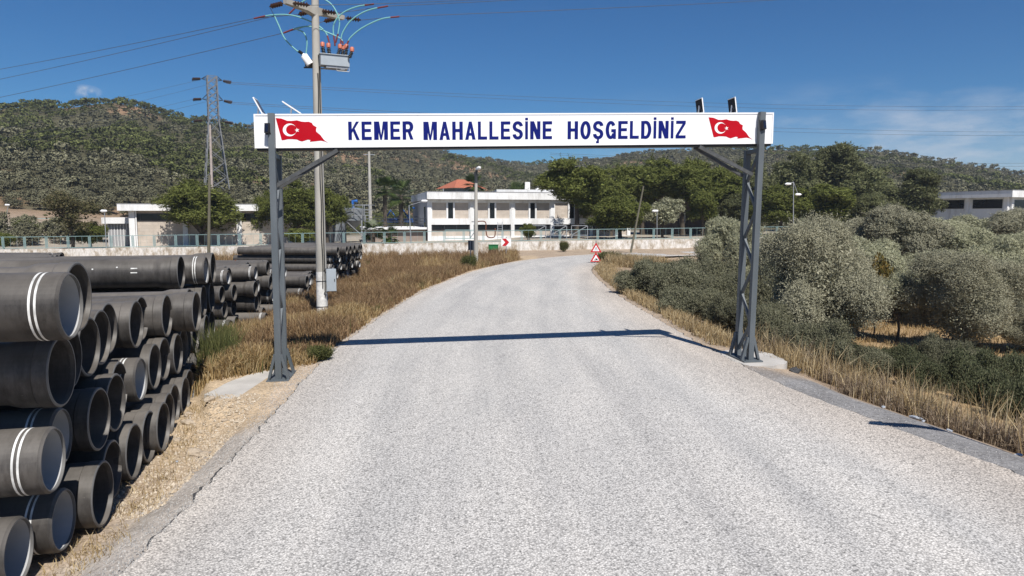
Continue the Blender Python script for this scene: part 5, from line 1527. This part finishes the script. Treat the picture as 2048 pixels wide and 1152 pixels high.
# roadside shrubs on the right
SH = [tree_proto(160 + i, 1.5, 1.4, -.35, 1.65, 44, 80000, .085, .026, 'shrub', .05, .3, shell=.7, size=(.16, .32), spread=.12, face=.7, shoots=700, shoot_len=.38, shape='bush') for i in range(2)]
def shrub(px, Y, top_y, w_px, v, rz, label, **k): return olive(px, Y, top_y, w_px, v, 1.65, 3.0, rz, label, 'shrubs right of the road', 'shrub', 'shrub')
shrub(1300, 30.5, 522, 135, SH[0], 0, 'dusty green shrub nearest the road edge in the right-hand thicket')
shrub(1375, 28.5, 520, 160, SH[1], 1, 'dusty green shrub in the middle of the roadside thicket')
shrub(1450, 26.5, 545, 130, SH[0], 2, 'dusty shrub seen through the foot of the right arch post')
shrub(1330, 36, 512, 120, SH[1], 3, 'rear dusty shrub of the roadside thicket, highest at the road side')
shrub(1420, 34, 508, 130, SH[0], 4, 'rear dusty shrub just left of the right arch post')
shrub(1370, 24.5, 570, 140, SH[1], 5, 'front dusty shrub at the shoulder before the thicket')
shrub(1470, 22.5, 590, 120, SH[0], 5.5, 'low dusty shrub touching the right arch post from behind')
shrub(1545, 20.5, 600, 110, SH[1], .6, 'low dusty shrub right of the right arch post')
shrub(1640, 18.5, 640, 150, SH[0], 1.6, 'grey weedy shrub at the foot of the big grey thicket')
shrub(1530, 27.5, 540, 110, SH[1], 2.7, 'dark shrub in the shade between arch post and grey thicket')
CV = [tree_proto(170 + i, 1.7, 1.5, -.35, 1.1, 44, 50000, .08, .035, 'cover', .04, .2, shell=.45, size=(.14, .28), flat=.75, spread=.13, face=.5, shoots=500, shoot_len=.38) for i in range(2)]
CVD = [(1700, 22.5, 676, 100, 'c', 'low dark green bush under the right edge of the big grey thicket'), (1760, 20.5, 694, 110, 's', 'low dusty bush before the thin-trunked olive, nearest the grass'),
       (1800, 23, 684, 120, 'c', 'dark green bush at the foot of the thin-trunked olive'), (1850, 19.8, 712, 120, 'c', 'low dark green bush behind the tallest dry grass'),
       (1895, 22.5, 672, 110, 's', 'dusty bush under the left side of the dense grey olive'), (1935, 20.5, 700, 130, 'c', 'dark green bush below the dense grey olive'),
       (1985, 18.5, 722, 120, 'c', 'low dark green bush left of the picture edge behind the grass'), (2000, 22, 704, 130, 's', 'dusty low bush before the golden field'),
       (2050, 17, 742, 130, 'c', 'lowest dark green bush at the right picture edge'), (2055, 20.5, 712, 130, 'c', 'rear dark green bush at the right picture edge'), (1650, 21, 664, 110, 's', 'dusty weedy bush under the middle of the big grey thicket'),
       (1905, 26, 690, 130, 'c', 'small dark green bush in the shade of the dense grey olive')]
for k, (px, Y, ty, w, kd, lb) in enumerate(CVD):
    if kd == 'c': olive(px, Y, ty, w, CV[k % 2], 1.15, 3.4, k * 1.1, lb, 'low green bushes right of the road', 'green_bush', 'bush')
    else: olive(px, Y, ty, w, SH[k % 2], 1.65, 3.0, k * 1.1, lb, 'low green bushes right of the road', 'green_bush', 'bush')
# bushes about the bend
WG = tree_proto(180, .9, .8, -.1, 1.1, 16, 7000, .17, .03, 'weed_green', .03, .2, shell=.2, jitter=.4, spread=.2, size=(.2, .4), face=.15)
olive(1218, 50.5, 505, 62, WG, 1.1, 1.8, 0, 'bright green shrub right beside the warning triangles', 'shrubs at the bend', 'shrub', 'shrub')
olive(940, 46.5, 512, 36, WG, 1.1, 1.8, 1, 'green shrub at the foot of the slim street lamp', 'shrubs at the bend', 'shrub', 'shrub')
olive(833, 36, 560, 26, WG, 1.1, 1.8, 2, 'small green tuft at the left road edge before the bend', 'shrubs at the bend', 'shrub', 'shrub')
olive(888, 41, 543, 22, WG, 1.1, 1.8, 3, 'tiny green tuft at the left road edge near the street lamp', 'shrubs at the bend', 'shrub', 'shrub')
olive(1127, 66, 484, 22, WG, 1.1, 1.8, 4, 'grey-green shrub against the whitewashed wall', 'shrubs at the bend', 'shrub', 'shrub')
olive(640, 16.6, 700, 70, WG, 1.1, 1.8, .4, 'low green weed patch beside the left concrete pad', 'shrubs at the bend', 'shrub', 'shrub')

# pines
PN = [tree_proto(200 + i, 3.0, 3.0, 1.6, 9.1, 60, 40000, .26, .075, 'pine', .2, 2.6, size=(.17, .30), flat=1.15, shell=.66, jitter=.6, sprig=9, spread=.16, shape='pine', face=.72, shoots=260, shoot_len=.9) for i in range(3)]
PH = [tree_proto(206 + i, 3.0, 3.0, 3.2, 9.1, 56, 38000, .26, .075, 'pine', .2, 4.2, size=(.17, .30), flat=1.0, shell=.66, jitter=.6, sprig=9, spread=.16, shape='pine', face=.72, shoots=260, shoot_len=.9) for i in range(2)]
PD = [tree_proto(220 + i, 3.0, 3.0, 1.0, 9.1, 60, 40000, .26, .075, 'pine_dark', .2, 2.4, size=(.17, .30), flat=1.15, shell=.66, jitter=.6, sprig=9, spread=.16, shape='pine', face=.72, shoots=260, shoot_len=.9) for i in range(2)]
PCN = [tree_proto(230, 2.6, 2.6, 1.0, 9.2, 60, 34000, .26, .075, 'pine_dark', .2, 2.4, size=(.17, .28), flat=1.1, shell=.66, jitter=.6, shape='cone', spread=.16, face=.72, shoots=260, shoot_len=.8)]
BT = [tree_proto(240 + i, 3.0, 3.0, .0, 6.1, 56, 34000, .22, .09, 'pine', .2, 1.6, size=(.17, .30), flat=1.05, shell=.68, spread=.13, face=.75, shoots=200, shoot_len=.6, shape='bush') for i in range(2)]
def pine(px, Y, top_y, w_px, proto, rz, label, w=6.0, h=9.0, group='pines behind the fence', name='pine_tree', cat='pine'):
    return olive(px, Y, top_y, w_px, proto, h, w, rz, label, group, name, cat)
PL = [tree_proto(270 + i, 3.0, 3.0, .7, 9.1, 64, 30000, .25, .07, 'pine', .22, 1.6, size=(.15, .27), flat=1.05, shell=.6, core=.05, sprig=9, spread=.16, face=.62, shoots=420, shoot_len=1.1) for i in range(2)]
pine(1195, 85, 340, 110, PN[1], 2.6, 'pine filling the gap right of the tall trunked one')
pine(1152, 78, 320, 150, PH[0], 0, 'tall pine with dark trunk standing before the right end of the white building')
pine(1222, 86, 338, 105, PN[1], 1, 'pine just right of the tall trunked one, behind the leaning pole')
pine(1285, 90, 318, 130, PH[0], 2, 'pine with high crown above the leaning timber pole')
pine(1365, 88, 318, 140, PH[0], 3, 'broad bright pine above the brown house')
pine(1440, 86, 338, 125, PH[1], 4, 'pine directly left of the right arch post below the sign')
pine(1500, 96, 322, 120, PD[0], 5, 'dark pine directly behind the right arch post')
pine(1580, 98, 300, 135, PD[1], 0.5, 'tall dark pine right of the arch below the sign end')
pine(1655, 100, 292, 150, PD[0], 1.5, 'tallest dark pine of the wood right of the arch')
pine(1730, 97, 322, 130, PD[1], 2.5, 'dark pine at the right end of the tall wood')
pine(1832, 88, 340, 120, PCN[0], 3.5, 'conical dark pine left of the far white hall')
pine(1775, 90, 372, 100, PD[0], 4.4, 'lower dark pine left of the conical one')
pine(1560, 80, 370, 120, PN[2], 4.5, 'bright green pine left behind the two-headed lamp')
pine(1650, 80, 368, 140, PN[1], 5.5, 'bright green pine right behind the two-headed lamp')
pine(1735, 78, 392, 100, PD[0], .2, 'small dull pine behind the grove, right of the two-headed lamp')
pine(1240, 75.5, 386, 125, BT[0], 1.2, 'dense round green tree behind the fence left of the leaning pole', 6.0, 6.0, name='broadleaf_tree', cat='tree')
pine(1475, 84, 372, 110, PD[1], 2.9, 'dark dense pine between the brown house and the right arch post')
pine(1405, 82, 362, 80, PN[1], 0.9, 'leafy pine covering the right side of the brown house')
pine(1325, 76, 392, 92, tree_proto(260, 2.0, 2.0, .9, 4.6, 40, 16000, .18, .06, 'olive', .12, 1.3), 2.2, 'greyish tree before the brown house behind the fence', 4.0, 4.6, name='broadleaf_tree', cat='tree')
pine(405, 73.5, 346, 178, PL[0], 2.0, 'leaning broad pine in front of the low left building')
pine(592, 76, 354, 135, PL[1], 3.3, 'pine behind the left knee brace of the arch')
pine(655, 76, 360, 92, PL[0], 4.1, 'pine directly right of the utility pole')
pine(528, 77, 378, 62, PL[1], 1.1, 'small pine partly behind the left arch post')
DC = tree_proto(250, 3.0, 3.0, .8, 6.0, 40, 9000, .22, .10, 'decid', .16, 1.6, size=(.16, .28), shell=.2, spread=.3, core=.03)
pine(145, 69.5, 382, 128, DC, 0, 'sparse brownish tree before the hillside at the left', 6.0, 6.0, 'trees behind the left fence', 'broadleaf_tree', 'tree')
pine(182, 71.5, 440, 66, BT[0], 2, 'small dark bushy tree right of the sparse brownish one', 6.0, 6.0, 'trees behind the left fence', 'broadleaf_tree', 'tree')
pine(52, 82, 440, 46, BT[1], 1, 'round dark bush under the far left teal fence', 6.0, 6.0, 'trees behind the left fence', 'broadleaf_tree', 'tree')
pine(8, 69, 474, 40, BT[0], 3, 'green bush at the left picture edge behind the fence', 6.0, 6.0, 'trees behind the left fence', 'broadleaf_tree', 'tree')
pine(1056, 73, 455, 34, BT[1], 4, 'oleander bush behind the fence under the strip windows', 6.0, 6.0, 'trees behind the left fence', 'broadleaf_tree', 'tree')
pine(600, 72, 462, 60, BT[1], 5, 'low green bush under the pine behind the left arch post', 6.0, 6.0, 'trees behind the left fence', 'broadleaf_tree', 'tree')

# palms
def palm_proto(seed, th, r=1.7, nf=34):
    q = np.random.RandomState(seed); V = []
    for i in range(nf):
        a = q.uniform(0, 6.283); el = q.uniform(-.9, 1.25); 
        d = np.array([math.cos(a) * math.cos(el), math.sin(a) * math.cos(el), math.sin(el)])
        stem = r * q.uniform(.45, .62); c = np.array([0, 0, th]) + d * stem
        side = np.cross(d, [0, 0, 1]); side /= np.linalg.norm(side) + 1e-6; upv = np.cross(side, d)
        V.append(np.array([[0, 0, th] - side * .02, [0, 0, th] + side * .02, c + side * .02, c - side * .02]))
        for k in range(16):                          # fan blades
            fa = (k / 15 - .5) * 3.6; b = d * math.cos(fa) + side * math.sin(fa)
            L_ = r * .55 * (1 - .25 * abs(fa) / 1.8); e = c + b * L_ - np.array([0, 0, .12 * L_]); w = np.cross(b, upv) * .045
            V.append(np.array([c - w * .3, c + b * L_ * .5 + w, e, c + b * L_ * .5 - w]))
    me = np_mesh('crown', np.concatenate(V), 4, M['palm'], obj=False)
    mb = MB(); mb.tube([(0, 0, -.2), (.03, 0, th * .5), (0, 0, th)], [.24, .2, .22], 10)
    q2 = np.random.RandomState(seed + 1)
    for i in range(40):
        a = q2.uniform(0, 6.283); z = th * q2.uniform(.1, 1); d = Vector((math.cos(a), math.sin(a), .9))
        mb.bar(Vector((math.cos(a) * .18, math.sin(a) * .18, z)), Vector((math.cos(a) * .18, math.sin(a) * .18, z)) + d * .16, .08, .03)
    t = mb.build('trunk', M['bark']); tm = t.data; bpy.data.objects.remove(t)
    return me, tm
PA = [palm_proto(300, 5.6), palm_proto(301, 3.6, 1.9), palm_proto(302, 1.0, 1.5, 26)]
def palm(px, Y, cy, proto, th, label, s=1.0):
    x = xat(px, Y, 1); zc = at(px, cy, Y).z; t = plant_tree('palm_tree', proto, x, Y, s, px * .1, label, 'palm', 'palms about the building')
    t.location.z = zc - th * s
palm(771, 84, 378, PA[0], 5.6, 'fan palm with shaggy trunk left of the terrace', 1.1)
palm(803, 92, 390, PA[1], 3.6, 'fan palm behind the terrace railings', 1.3)
palm(950, 112, 368, PA[0], 5.6, 'fan palm showing above the roof behind the slim street lamp', 1.25)
palm(1036, 112, 366, PA[1], 5.0, 'fan palm showing above the roof before the rear parapet', 1.35)
palm(746, 77, 462, PA[2], 1.0, 'low fan palm beside the tank ladder', 1.0)
palm(780, 76, 472, PA[2], 1.0, 'low fan palm below the terrace wall', .85)

# ------------------------------------------------------------------ hillside trees
def hill_proto(seed, mat, n=560, tall=1.0, ll=.24, lw=.17):
    q = np.random.RandomState(seed)
    lobes = make_lobes(1.0, 1.0, .05, 1.5 * tall, 14, q, (.26, .44), .8) + [(0, 0, .7 * tall, .7, .7, .6 * tall)]
    c, d = crown_pts(lobes, n, q, .75, 4, .06)
    return leaves(c, d, ll, lw, q, .8, .92)
HP = [hill_proto(400 + i, None, 700, 1.0, .20, .145) for i in range(3)]
HPf = [hill_proto(440 + i, None, 170, 1.0, .36, .26) for i in range(3)]
HPgf = [hill_proto(450 + i, None, 170, 1.25, .36, .26) for i in range(2)]
HPg = [hill_proto(410 + i, None, 700, 1.25, .20, .145) for i in range(2)]
def hill_points():
    q = np.random.RandomState(77); n = 90000
    px = q.uniform(-330, 2400, n)
    az = np.arctan((px - 1024) / F_PX)
    Rr = np.interp(px, RIDGE[:, 0], RIDGE[:, 2]); r0 = np.interp(px, [0, 500, 900, 1500, 2048], [92, 112, 125, 125, 120])
    u = q.uniform(0, 1, n); r = np.sqrt(r0 ** 2 + u * ((Rr * 1.06) ** 2 - r0 ** 2))
    x, y = r * np.sin(az), r * np.cos(az)
    dens = fbm(x, y, 38, 41) * .6 + fbm(x, y, 13, 55) * .4
    ok = dens > .34 - sstep(205, 250, r) * .40 - (px > 1200) * .04
    x, y, px, r = x[ok], y[ok], px[ok], r[ok]
    # thin to a minimum spacing
    keep = []; grid = {}
    for i in range(len(x)):
        s = 1.75 + r[i] * .0045
        gx, gy = int(x[i] // 3.2), int(y[i] // 3.2); hit = False
        for a in (-1, 0, 1, 2, -2):
            for b in (-1, 0, 1, 2, -2):
                for j in grid.get((gx + a, gy + b), ()):
                    if (x[i] - x[j]) ** 2 + (y[i] - y[j]) ** 2 < s * s: hit = True; break
                if hit: break
            if hit: break
        if not hit:
            grid.setdefault((gx, gy), []).append(i); keep.append(i)
        if len(keep) > 20000: break
    k = np.array(keep); return x[k], y[k], px[k], r[k]
hx, hy, hpx, hr = hill_points(); print('hill trees', len(hx))
hz = H(hx, hy)
hs = rs.uniform(1.0, 1.95, len(hx)) * np.where(rs.uniform(0, 1, len(hx)) < .12, 1.35, 1) * (1 + .15 * (fbm(hx, hy, 20, 61) - .5))
green = (fbm(hx, hy, 60, 71) + np.where((hpx < 420) & (hr > 190), .22, 0) + np.where((hpx > 1200) & (hr < 230), .06, 0)) > .60
order = np.argsort(hr)
near = order[(hpx[order] > -10) & (hpx[order] < 2060)][:290]
HM = [np_mesh('crown', hill_proto(420 + i, None, 2200, 1.0, .11, .08), 4, M['hill_olive'], obj=False) for i in range(3)]
HMg = [np_mesh('crown', hill_proto(430 + i, None, 2200, 1.25, .11, .08), 4, M['hill_green'], obj=False) for i in range(2)]
for i in near:
    g = bool(green[i]); me = (HMg if g else HM)[i % (2 if g else 3)]
    o = link(bpy.data.objects.new('hillside_tree', me)); o.location = (hx[i], hy[i], hz[i] - .15); s = hs[i]
    o.scale = (s, s, s * rnd.uniform(.8, 1.05)); o.rotation_euler = (0, 0, rnd.uniform(0, 6.28))
    tag(o, 'dark green tree on the lower hillside among the olives' if g else 'grey-green olive tree on the lower hillside scrub', 'tree', 'green trees on the lower hillside' if g else 'olive trees on the lower hillside')
rest = np.array(sorted(set(range(len(hx))) - set(near.tolist())))
def merged(idx, protos, far, mat, name, label):
    out = []
    for i in idx:
        V = protos[i % len(protos)] if hr[i] < 165 else far[i % len(far)]
        a = rnd.uniform(0, 6.28); c, s_ = math.cos(a), math.sin(a); s = hs[i]
        X = (V[:, 0] * c - V[:, 1] * s_) * s + hx[i]; Yy = (V[:, 0] * s_ + V[:, 1] * c) * s + hy[i]; Z = V[:, 2] * s * .92 + hz[i] - .15
        out.append(np.stack([X, Yy, Z], 1))
    tag(np_mesh(name, np.concatenate(out), 4, mat), label, 'trees', None, 'stuff')
merged([i for i in rest if not green[i]], HP, HPf, M['hill_olive'], 'hillside_olive_grove', 'grey-green olive groves covering the hills')
merged([i for i in rest if green[i]], HPg, HPgf, M['hill_green'], 'hillside_pine_wood', 'dark green wood patches covering the hills')

# ------------------------------------------------------------------ dry grass and weeds
def blades(x, y, h, rs_, width=.012, lean=.35):
    n = len(x); z = H(x, y) - .02
    a = rs_.uniform(0, 6.283, n); w = width * rs_.uniform(.6, 1.4, n)
    l = np.abs(rs_.normal(0, lean, n)); b = rs_.uniform(0, 6.283, n)
    dx, dy = np.cos(b) * l * h, np.sin(b) * l * h
    sx, sy = np.cos(a) * w, np.sin(a) * w
    p0 = np.stack([x - sx, y - sy, z], 1); p1 = np.stack([x + sx, y + sy, z], 1)
    m = np.stack([x + dx * .35, y + dy * .35, z + h * .6], 1); ms = np.stack([sx, sy, 0 * sx], 1) * .8
    top = np.stack([x + dx, y + dy, z + h * (1 - .2 * l)], 1); ts = ms * .25
    q1 = np.stack([p0, p1, m + ms, m - ms], 1); q2 = np.stack([m - ms, m + ms, top + ts, top - ts], 1)
    return np.concatenate([q1, q2], 1).reshape(-1, 3)      # two quads per blade
def clumped(n, per, sampler, spread, rs_):
    cx, cy = sampler(n // per); x = np.repeat(cx, per) + rs_.normal(0, spread, len(cx) * per); y = np.repeat(cy, per) + rs_.normal(0, spread, len(cx) * per)
    return x, y
gq = np.random.RandomState(9)
def left_area(n):
    ys = 14.6 + 52 * gq.uniform(0, 1, n * 3) ** 1.35
    wL = np.interp(ys, [14.5, 17, 20, 28, 40, 49, 52, 66], [-7.6, -8.2, -9.6, -9.6, -12, -13, -20, -30])
    xs = wL + (XL(ys) - .25 - wL) * gq.uniform(0, 1, n * 3)
    ok = ys > np.interp(xs, [-7.5, -6.9, -6.0, -5.4, -4.9, -4.5], [13.9, 14.3, 15.0, 15.6, 16.0, 16.4])
    ok &= (ys < YW(xs) - .15) & ~((ys > 56) & (xs > .5))
    return xs[ok][:n], ys[ok][:n]
x, y = clumped(120000, 12, left_area, .11, gq)
ok = x < XL(y) - .12; x, y = x[ok], y[ok]
hh = (.26 + .7 * fbm(x, y, 2.6, 81)) * gq.uniform(.5, 1.25, len(x)) * np.interp(y, [14.5, 17, 22], [.55, .8, 1.0]) * np.interp(XL(y) - x, [.1, 1.2], [.5, 1])
sel = fbm(x, y, 3.5, 83) + gq.normal(0, .07, len(x)) + np.interp(y, [15, 20], [.12, -.10]) > .50
tag(np_mesh('dry_grass', blades(x[sel], y[sel], hh[sel], gq, .011, .45), 4, M['golden']), 'straw yellow dry grass on the left verge', 'grass', None, 'stuff')
tag(np_mesh('dry_weeds', blades(x[~sel], y[~sel], hh[~sel] * 1.05, gq, .011, .5), 4, M['rusty_weed']), 'brown dry weeds on the left verge', 'weeds', None, 'stuff')
x, y = clumped(7000, 14, left_area, .09, gq); ok = x < XL(y) - .2; x, y = x[ok], y[ok]
tag(np_mesh('green_weeds', blades(x, y, gq.uniform(.15, .5, len(x)), gq, .012, .5), 4, M['weed_green']), 'scattered green weeds on the left verge', 'weeds', None, 'stuff')
def right_area(n):
    ys = 6.5 + 12.5 * gq.uniform(0, 1, n); e = 1.75 + np.abs(gq.normal(0, 1.7, n)) + np.interp(ys, [9, 12, 15, 19], [0, -.25, -.5, -.9]); return XR(ys) + e, ys
x, y = clumped(44800, 16, right_area, .10, gq)
hc = np.repeat(gq.uniform(.3, 1.25, len(x) // 16) * np.where(gq.uniform(0, 1, len(x) // 16) < .25, .45, 1), 16)
ok = (x > XR(y) + np.interp(y, [9, 12, 15, 19], [1.5, 1.25, 1.0, .6])) & (fbm(x, y, 1.3, 97) + gq.normal(0, .03, len(x)) > .43)
x, y, hc = x[ok], y[ok], hc[ok]
hh = hc * gq.uniform(.4, 1.1, len(x)) * (.12 + 1.05 * fbm(x, y, 1.3, 91)) * np.interp(x - XR(y), [1.2, 2], [.55, 1])
sel = fbm(x, y, 1.1, 93) + gq.normal(0, .06, len(x)) > .57
tag(np_mesh('dry_grass', blades(x[sel], y[sel], hh[sel], gq, .008, .4), 4, M['straw']), 'tall straw yellow grass on the right verge', 'grass', None, 'stuff')
tag(np_mesh('dry_weeds', blades(x[~sel], y[~sel], hh[~sel] * .9, gq, .007, .55), 4, M['straw_brown']), 'brown dry weeds on the right verge', 'weeds', None, 'stuff')
x, y = clumped(1500, 6, right_area, .16, gq); ok = x > XR(y) + 1.5; x, y = x[ok], y[ok]
tag(np_mesh('dead_stalks', blades(x, y, gq.uniform(.45, 1.05, len(x)), gq, .006, .35), 4, M['straw']), 'tall dead stalks standing over the right verge', 'weeds', None, 'stuff')
def right2(n):
    ys = 18 + 34 * gq.uniform(0, 1, n); e = .35 + np.abs(gq.normal(0, .6, n)); return XR(ys) + e, ys
x, y = clumped(14000, 14, right2, .10, gq); ok = x > XR(y) + .25; x, y = x[ok], y[ok]
tag(np_mesh('dry_grass', blades(x, y, gq.uniform(.08, .45, len(x)), gq, .010, .5), 4, M['straw']), 'short straw at the right road edge before the bend', 'grass', None, 'stuff')
def isle(n): return 6.6 + 4.5 * gq.uniform(0, 1, n), 47.5 + 5 * gq.uniform(0, 1, n)
x, y = clumped(9000, 14, isle, .15, gq); ok = y < np.interp(x, [6, 9, 12], [48.9, 53.5, 56]); x, y = x[ok], y[ok]
tag(np_mesh('dry_grass', blades(x, y, gq.uniform(.3, .9, len(x)), gq, .014, .35), 4, M['straw']), 'tall pale grass beside the warning triangles', 'grass', None, 'stuff')
def field(n): return 12 + 24 * gq.uniform(0, 1, n), 23 + 20 * gq.uniform(0, 1, n)
x, y = clumped(42000, 10, field, .12, gq); ok = fbm(x, y, 2.5, 99) > .38; x, y = x[ok], y[ok]
tag(np_mesh('field_stubble', blades(x, y, gq.uniform(.08, .3, len(x)), gq, .012, .6), 4, M['golden']), 'short golden stubble on the field under the olives', 'grass', None, 'stuff')
def pipefoot(n):
    ys = 6.6 + 7 * gq.uniform(0, 1, n); return np.interp(ys, [6.6, 8, 10, 12, 14], [-4.75, -4.85, -5.15, -5.7, -6.5]) + gq.normal(0, .14, n), ys
x, y = clumped(1500, 10, pipefoot, .12, gq)
tag(np_mesh('dry_grass', blades(x, y, gq.uniform(.04, .16, len(x)), gq, .005, .8), 4, M['straw']), 'thin flattened straw at the foot of the front pipes', 'grass', None, 'stuff')

# ------------------------------------------------------------------ stones, litter
def rock_mesh(seed):
    q = random.Random(seed); mb = MB(); n, m = 9, 6; vs = []
    for i in range(m + 1):
        th = math.pi * i / m
        for k in range(n):
            ph = 2 * math.pi * k / n; v = Vector((math.sin(th) * math.cos(ph), math.sin(th) * math.sin(ph) * .75, math.cos(th) * .5))
            s = 1 + .55 * mnoise.noise(v * 1.6 + Vector((seed, 0, 0))) + .2 * mnoise.noise(v * 5 + Vector((0, seed, 0)))
            vs.append(v * s)
    mb.add(vs, [(i * n + k, (i + 1) * n + k, (i + 1) * n + (k + 1) % n, i * n + (k + 1) % n) for i in range(m) for k in range(n)])
    o = mb.build('rock', M['rock']); me = o.data; bpy.data.objects.remove(o); return me
RK = [rock_mesh(i + 3) for i in range(4)]
for k, (px, py, s, lab) in enumerate(((388, 868, .17, 'flat broken slab of stone beside the pipe ends'), (405, 872, .10, 'brown stone touching the flat slab'), (375, 815, .13, 'pale clod under the left weeds'),
        (420, 800, .12, 'reddish stone near the left concrete pad'), (352, 845, .10, 'pale stone between slab and pipes'), (448, 822, .06, 'small grey stone on the bare dirt'), (375, 800, .11, 'pale clod nearest the weeds'), (400, 845, .05, 'pebble above the flat slab'),
        (1590, 728, .18, 'dark lump of broken asphalt at the right grass edge'), (150, 1100, .07, 'white stone at the foot of the front pipes'))):
    x, y = G(px, py); z = Hf(x, y)
    o = link(bpy.data.objects.new('rock', RK[k % 4])); o.location = (x, y, z + s * .2); o.scale = (s, s, s * .8); o.rotation_euler = (0, 0, k * 1.3); tag(o, lab, 'rock', 'loose stones')
    if k == 8: o.data = o.data.copy(); o.data.materials[0] = M['tar']
def litter(px, py, s, label, seed):
    x, y = G(px, py); z = Hf(x, y); me = RK[seed % 4].copy(); me.materials[0] = M['litter']
    o = link(bpy.data.objects.new('plastic_bag', me)); o.location = (x, y, z + s * .25); o.scale = (s * .8, s * .55, s * .5); o.rotation_euler = (.2, .1, seed); tag(o, label, 'litter', 'scraps of litter')
litter(1768, 795, .10, 'crumpled clear plastic at the right grass edge, larger piece', 1); litter(1832, 815, .13, 'pale crumpled bag in the right verge', 2); litter(1695, 765, .06, 'small white scrap before the tall grass', 3)
litter(1848, 820, .07, 'blue-grey scrap beside the pale bag', 4); litter(1900, 840, .07, 'white scrap low in the right verge', 5); litter(2040, 890, .07, 'white scrap at the right picture edge', 6)
litter(287, 982, .05, 'white scrap on the dirt beside the front pipes', 7); litter(352, 880, .05, 'clear scrap beside the flat stone slab', 8)
# loose chippings thrown off the road surface
def chips():
    q = np.random.RandomState(31); n = 14000
    side = q.uniform(0, 1, n) < .72
    y = 5.5 + 30 * q.uniform(0, 1, n) ** 1.6
    e = np.abs(q.normal(0, .33, n)) - .05
    x = np.where(side, XL(y) - e, XR(y) + e * 1.5)
    s = q.uniform(.005, .013, n); z = H(x, y) + s * .3 + np.where(np.abs(e) < .08, .02, 0)
    c = np.stack([x, y, z], 1); T = np.array([[0, 0, 1.0], [.95, 0, -.3], [-.5, .8, -.3], [-.5, -.8, -.3]])
    a = q.uniform(0, 6.283, n); ca, sa = np.cos(a), np.sin(a)
    P = np.stack([np.stack([(t[0] * ca - t[1] * sa), (t[0] * sa + t[1] * ca), np.full(n, t[2])], 1) * s[:, None] + c for t in T], 1)
    Fc = P[:, [[0, 1, 2], [0, 2, 3], [0, 3, 1]]].reshape(-1, 3)
    tag(np_mesh('loose_chippings', Fc, 3, leafmat('limestone_chips', [(.20, .195, .19), (.32, .31, .30), (.46, .45, .43)], 0, 0, .9)), 'loose pale chippings along both road edges', 'gravel', None, 'stuff')
chips()
def rubble():
    q = np.random.RandomState(41); n = 2600
    y = 8.5 + 4.9 * q.uniform(0, 1, n); x = XL(y) - .55 - np.abs(q.normal(0, .75, n))
    s = q.uniform(.008, .03, n) * np.where(q.uniform(0, 1, n) < .06, 2.0, 1); z = H(x, y) + s * .15
    D = np.array([[1, 0, -.1], [.2, .9, 0], [-.85, .35, -.1], [-.5, -.8, 0], [.45, -.85, -.05], [.1, .05, .75]])
    D = D[None] * (1 + q.normal(0, .22, (n, 6, 1))); a = q.uniform(0, 6.283, n); ca, sa = np.cos(a)[:, None], np.sin(a)[:, None]
    P = np.stack([D[..., 0] * ca - D[..., 1] * sa, D[..., 0] * sa + D[..., 1] * ca, D[..., 2]], -1) * s[:, None, None] + np.stack([x, y, z], 1)[:, None]
    Fc = P[:, [[0, 1, 5], [1, 2, 5], [2, 3, 5], [3, 4, 5], [4, 0, 5]]].reshape(-1, 3)
    tag(np_mesh('rubble', Fc, 3, leafmat('rubble_stones', [(.26, .20, .14), (.38, .31, .225), (.50, .44, .36)], 0, 0, .95)), 'small clods and stones over the bare dirt beside the pipes', 'rubble', None, 'stuff')
rubble()

# dark upright weeds against the pipe ends
def pipeweeds(n):
    ys = 15.2 + 6 * gq.uniform(0, 1, n); return np.interp(ys, [15, 17, 19, 21.5], [-6.7, -7.2, -7.9, -8.9]) + gq.normal(0, .22, n), ys
x, y = clumped(2600, 9, pipeweeds, .07, gq)
tag(np_mesh('tall_weeds', blades(x, y, gq.uniform(.35, 1.15, len(x)), gq, .008, .3), 4, M['weed_green']), 'tall dark weeds growing against the pipe ends', 'weeds', None, 'stuff')
# haze
mb = MB(); mb.box(-960, 960, -960, 960, -8, 78)
hm = bpy.data.materials.new('thin_air'); hm.use_nodes = True; hn_ = hm.node_tree.nodes; hn_.clear()
ho = hn_.new('ShaderNodeOutputMaterial'); hv = hn_.new('ShaderNodeVolumePrincipled')
hv.inputs['Color'].default_value = (.80, .88, 1.0, 1); hv.inputs['Density'].default_value = 0.0003; hv.inputs['Anisotropy'].default_value = .2
hm.node_tree.links.new(hv.outputs[0], ho.inputs['Volume'])
o = mb.build('haze', hm); tag(o, 'faint haze over the hills', 'haze', None, 'stuff')
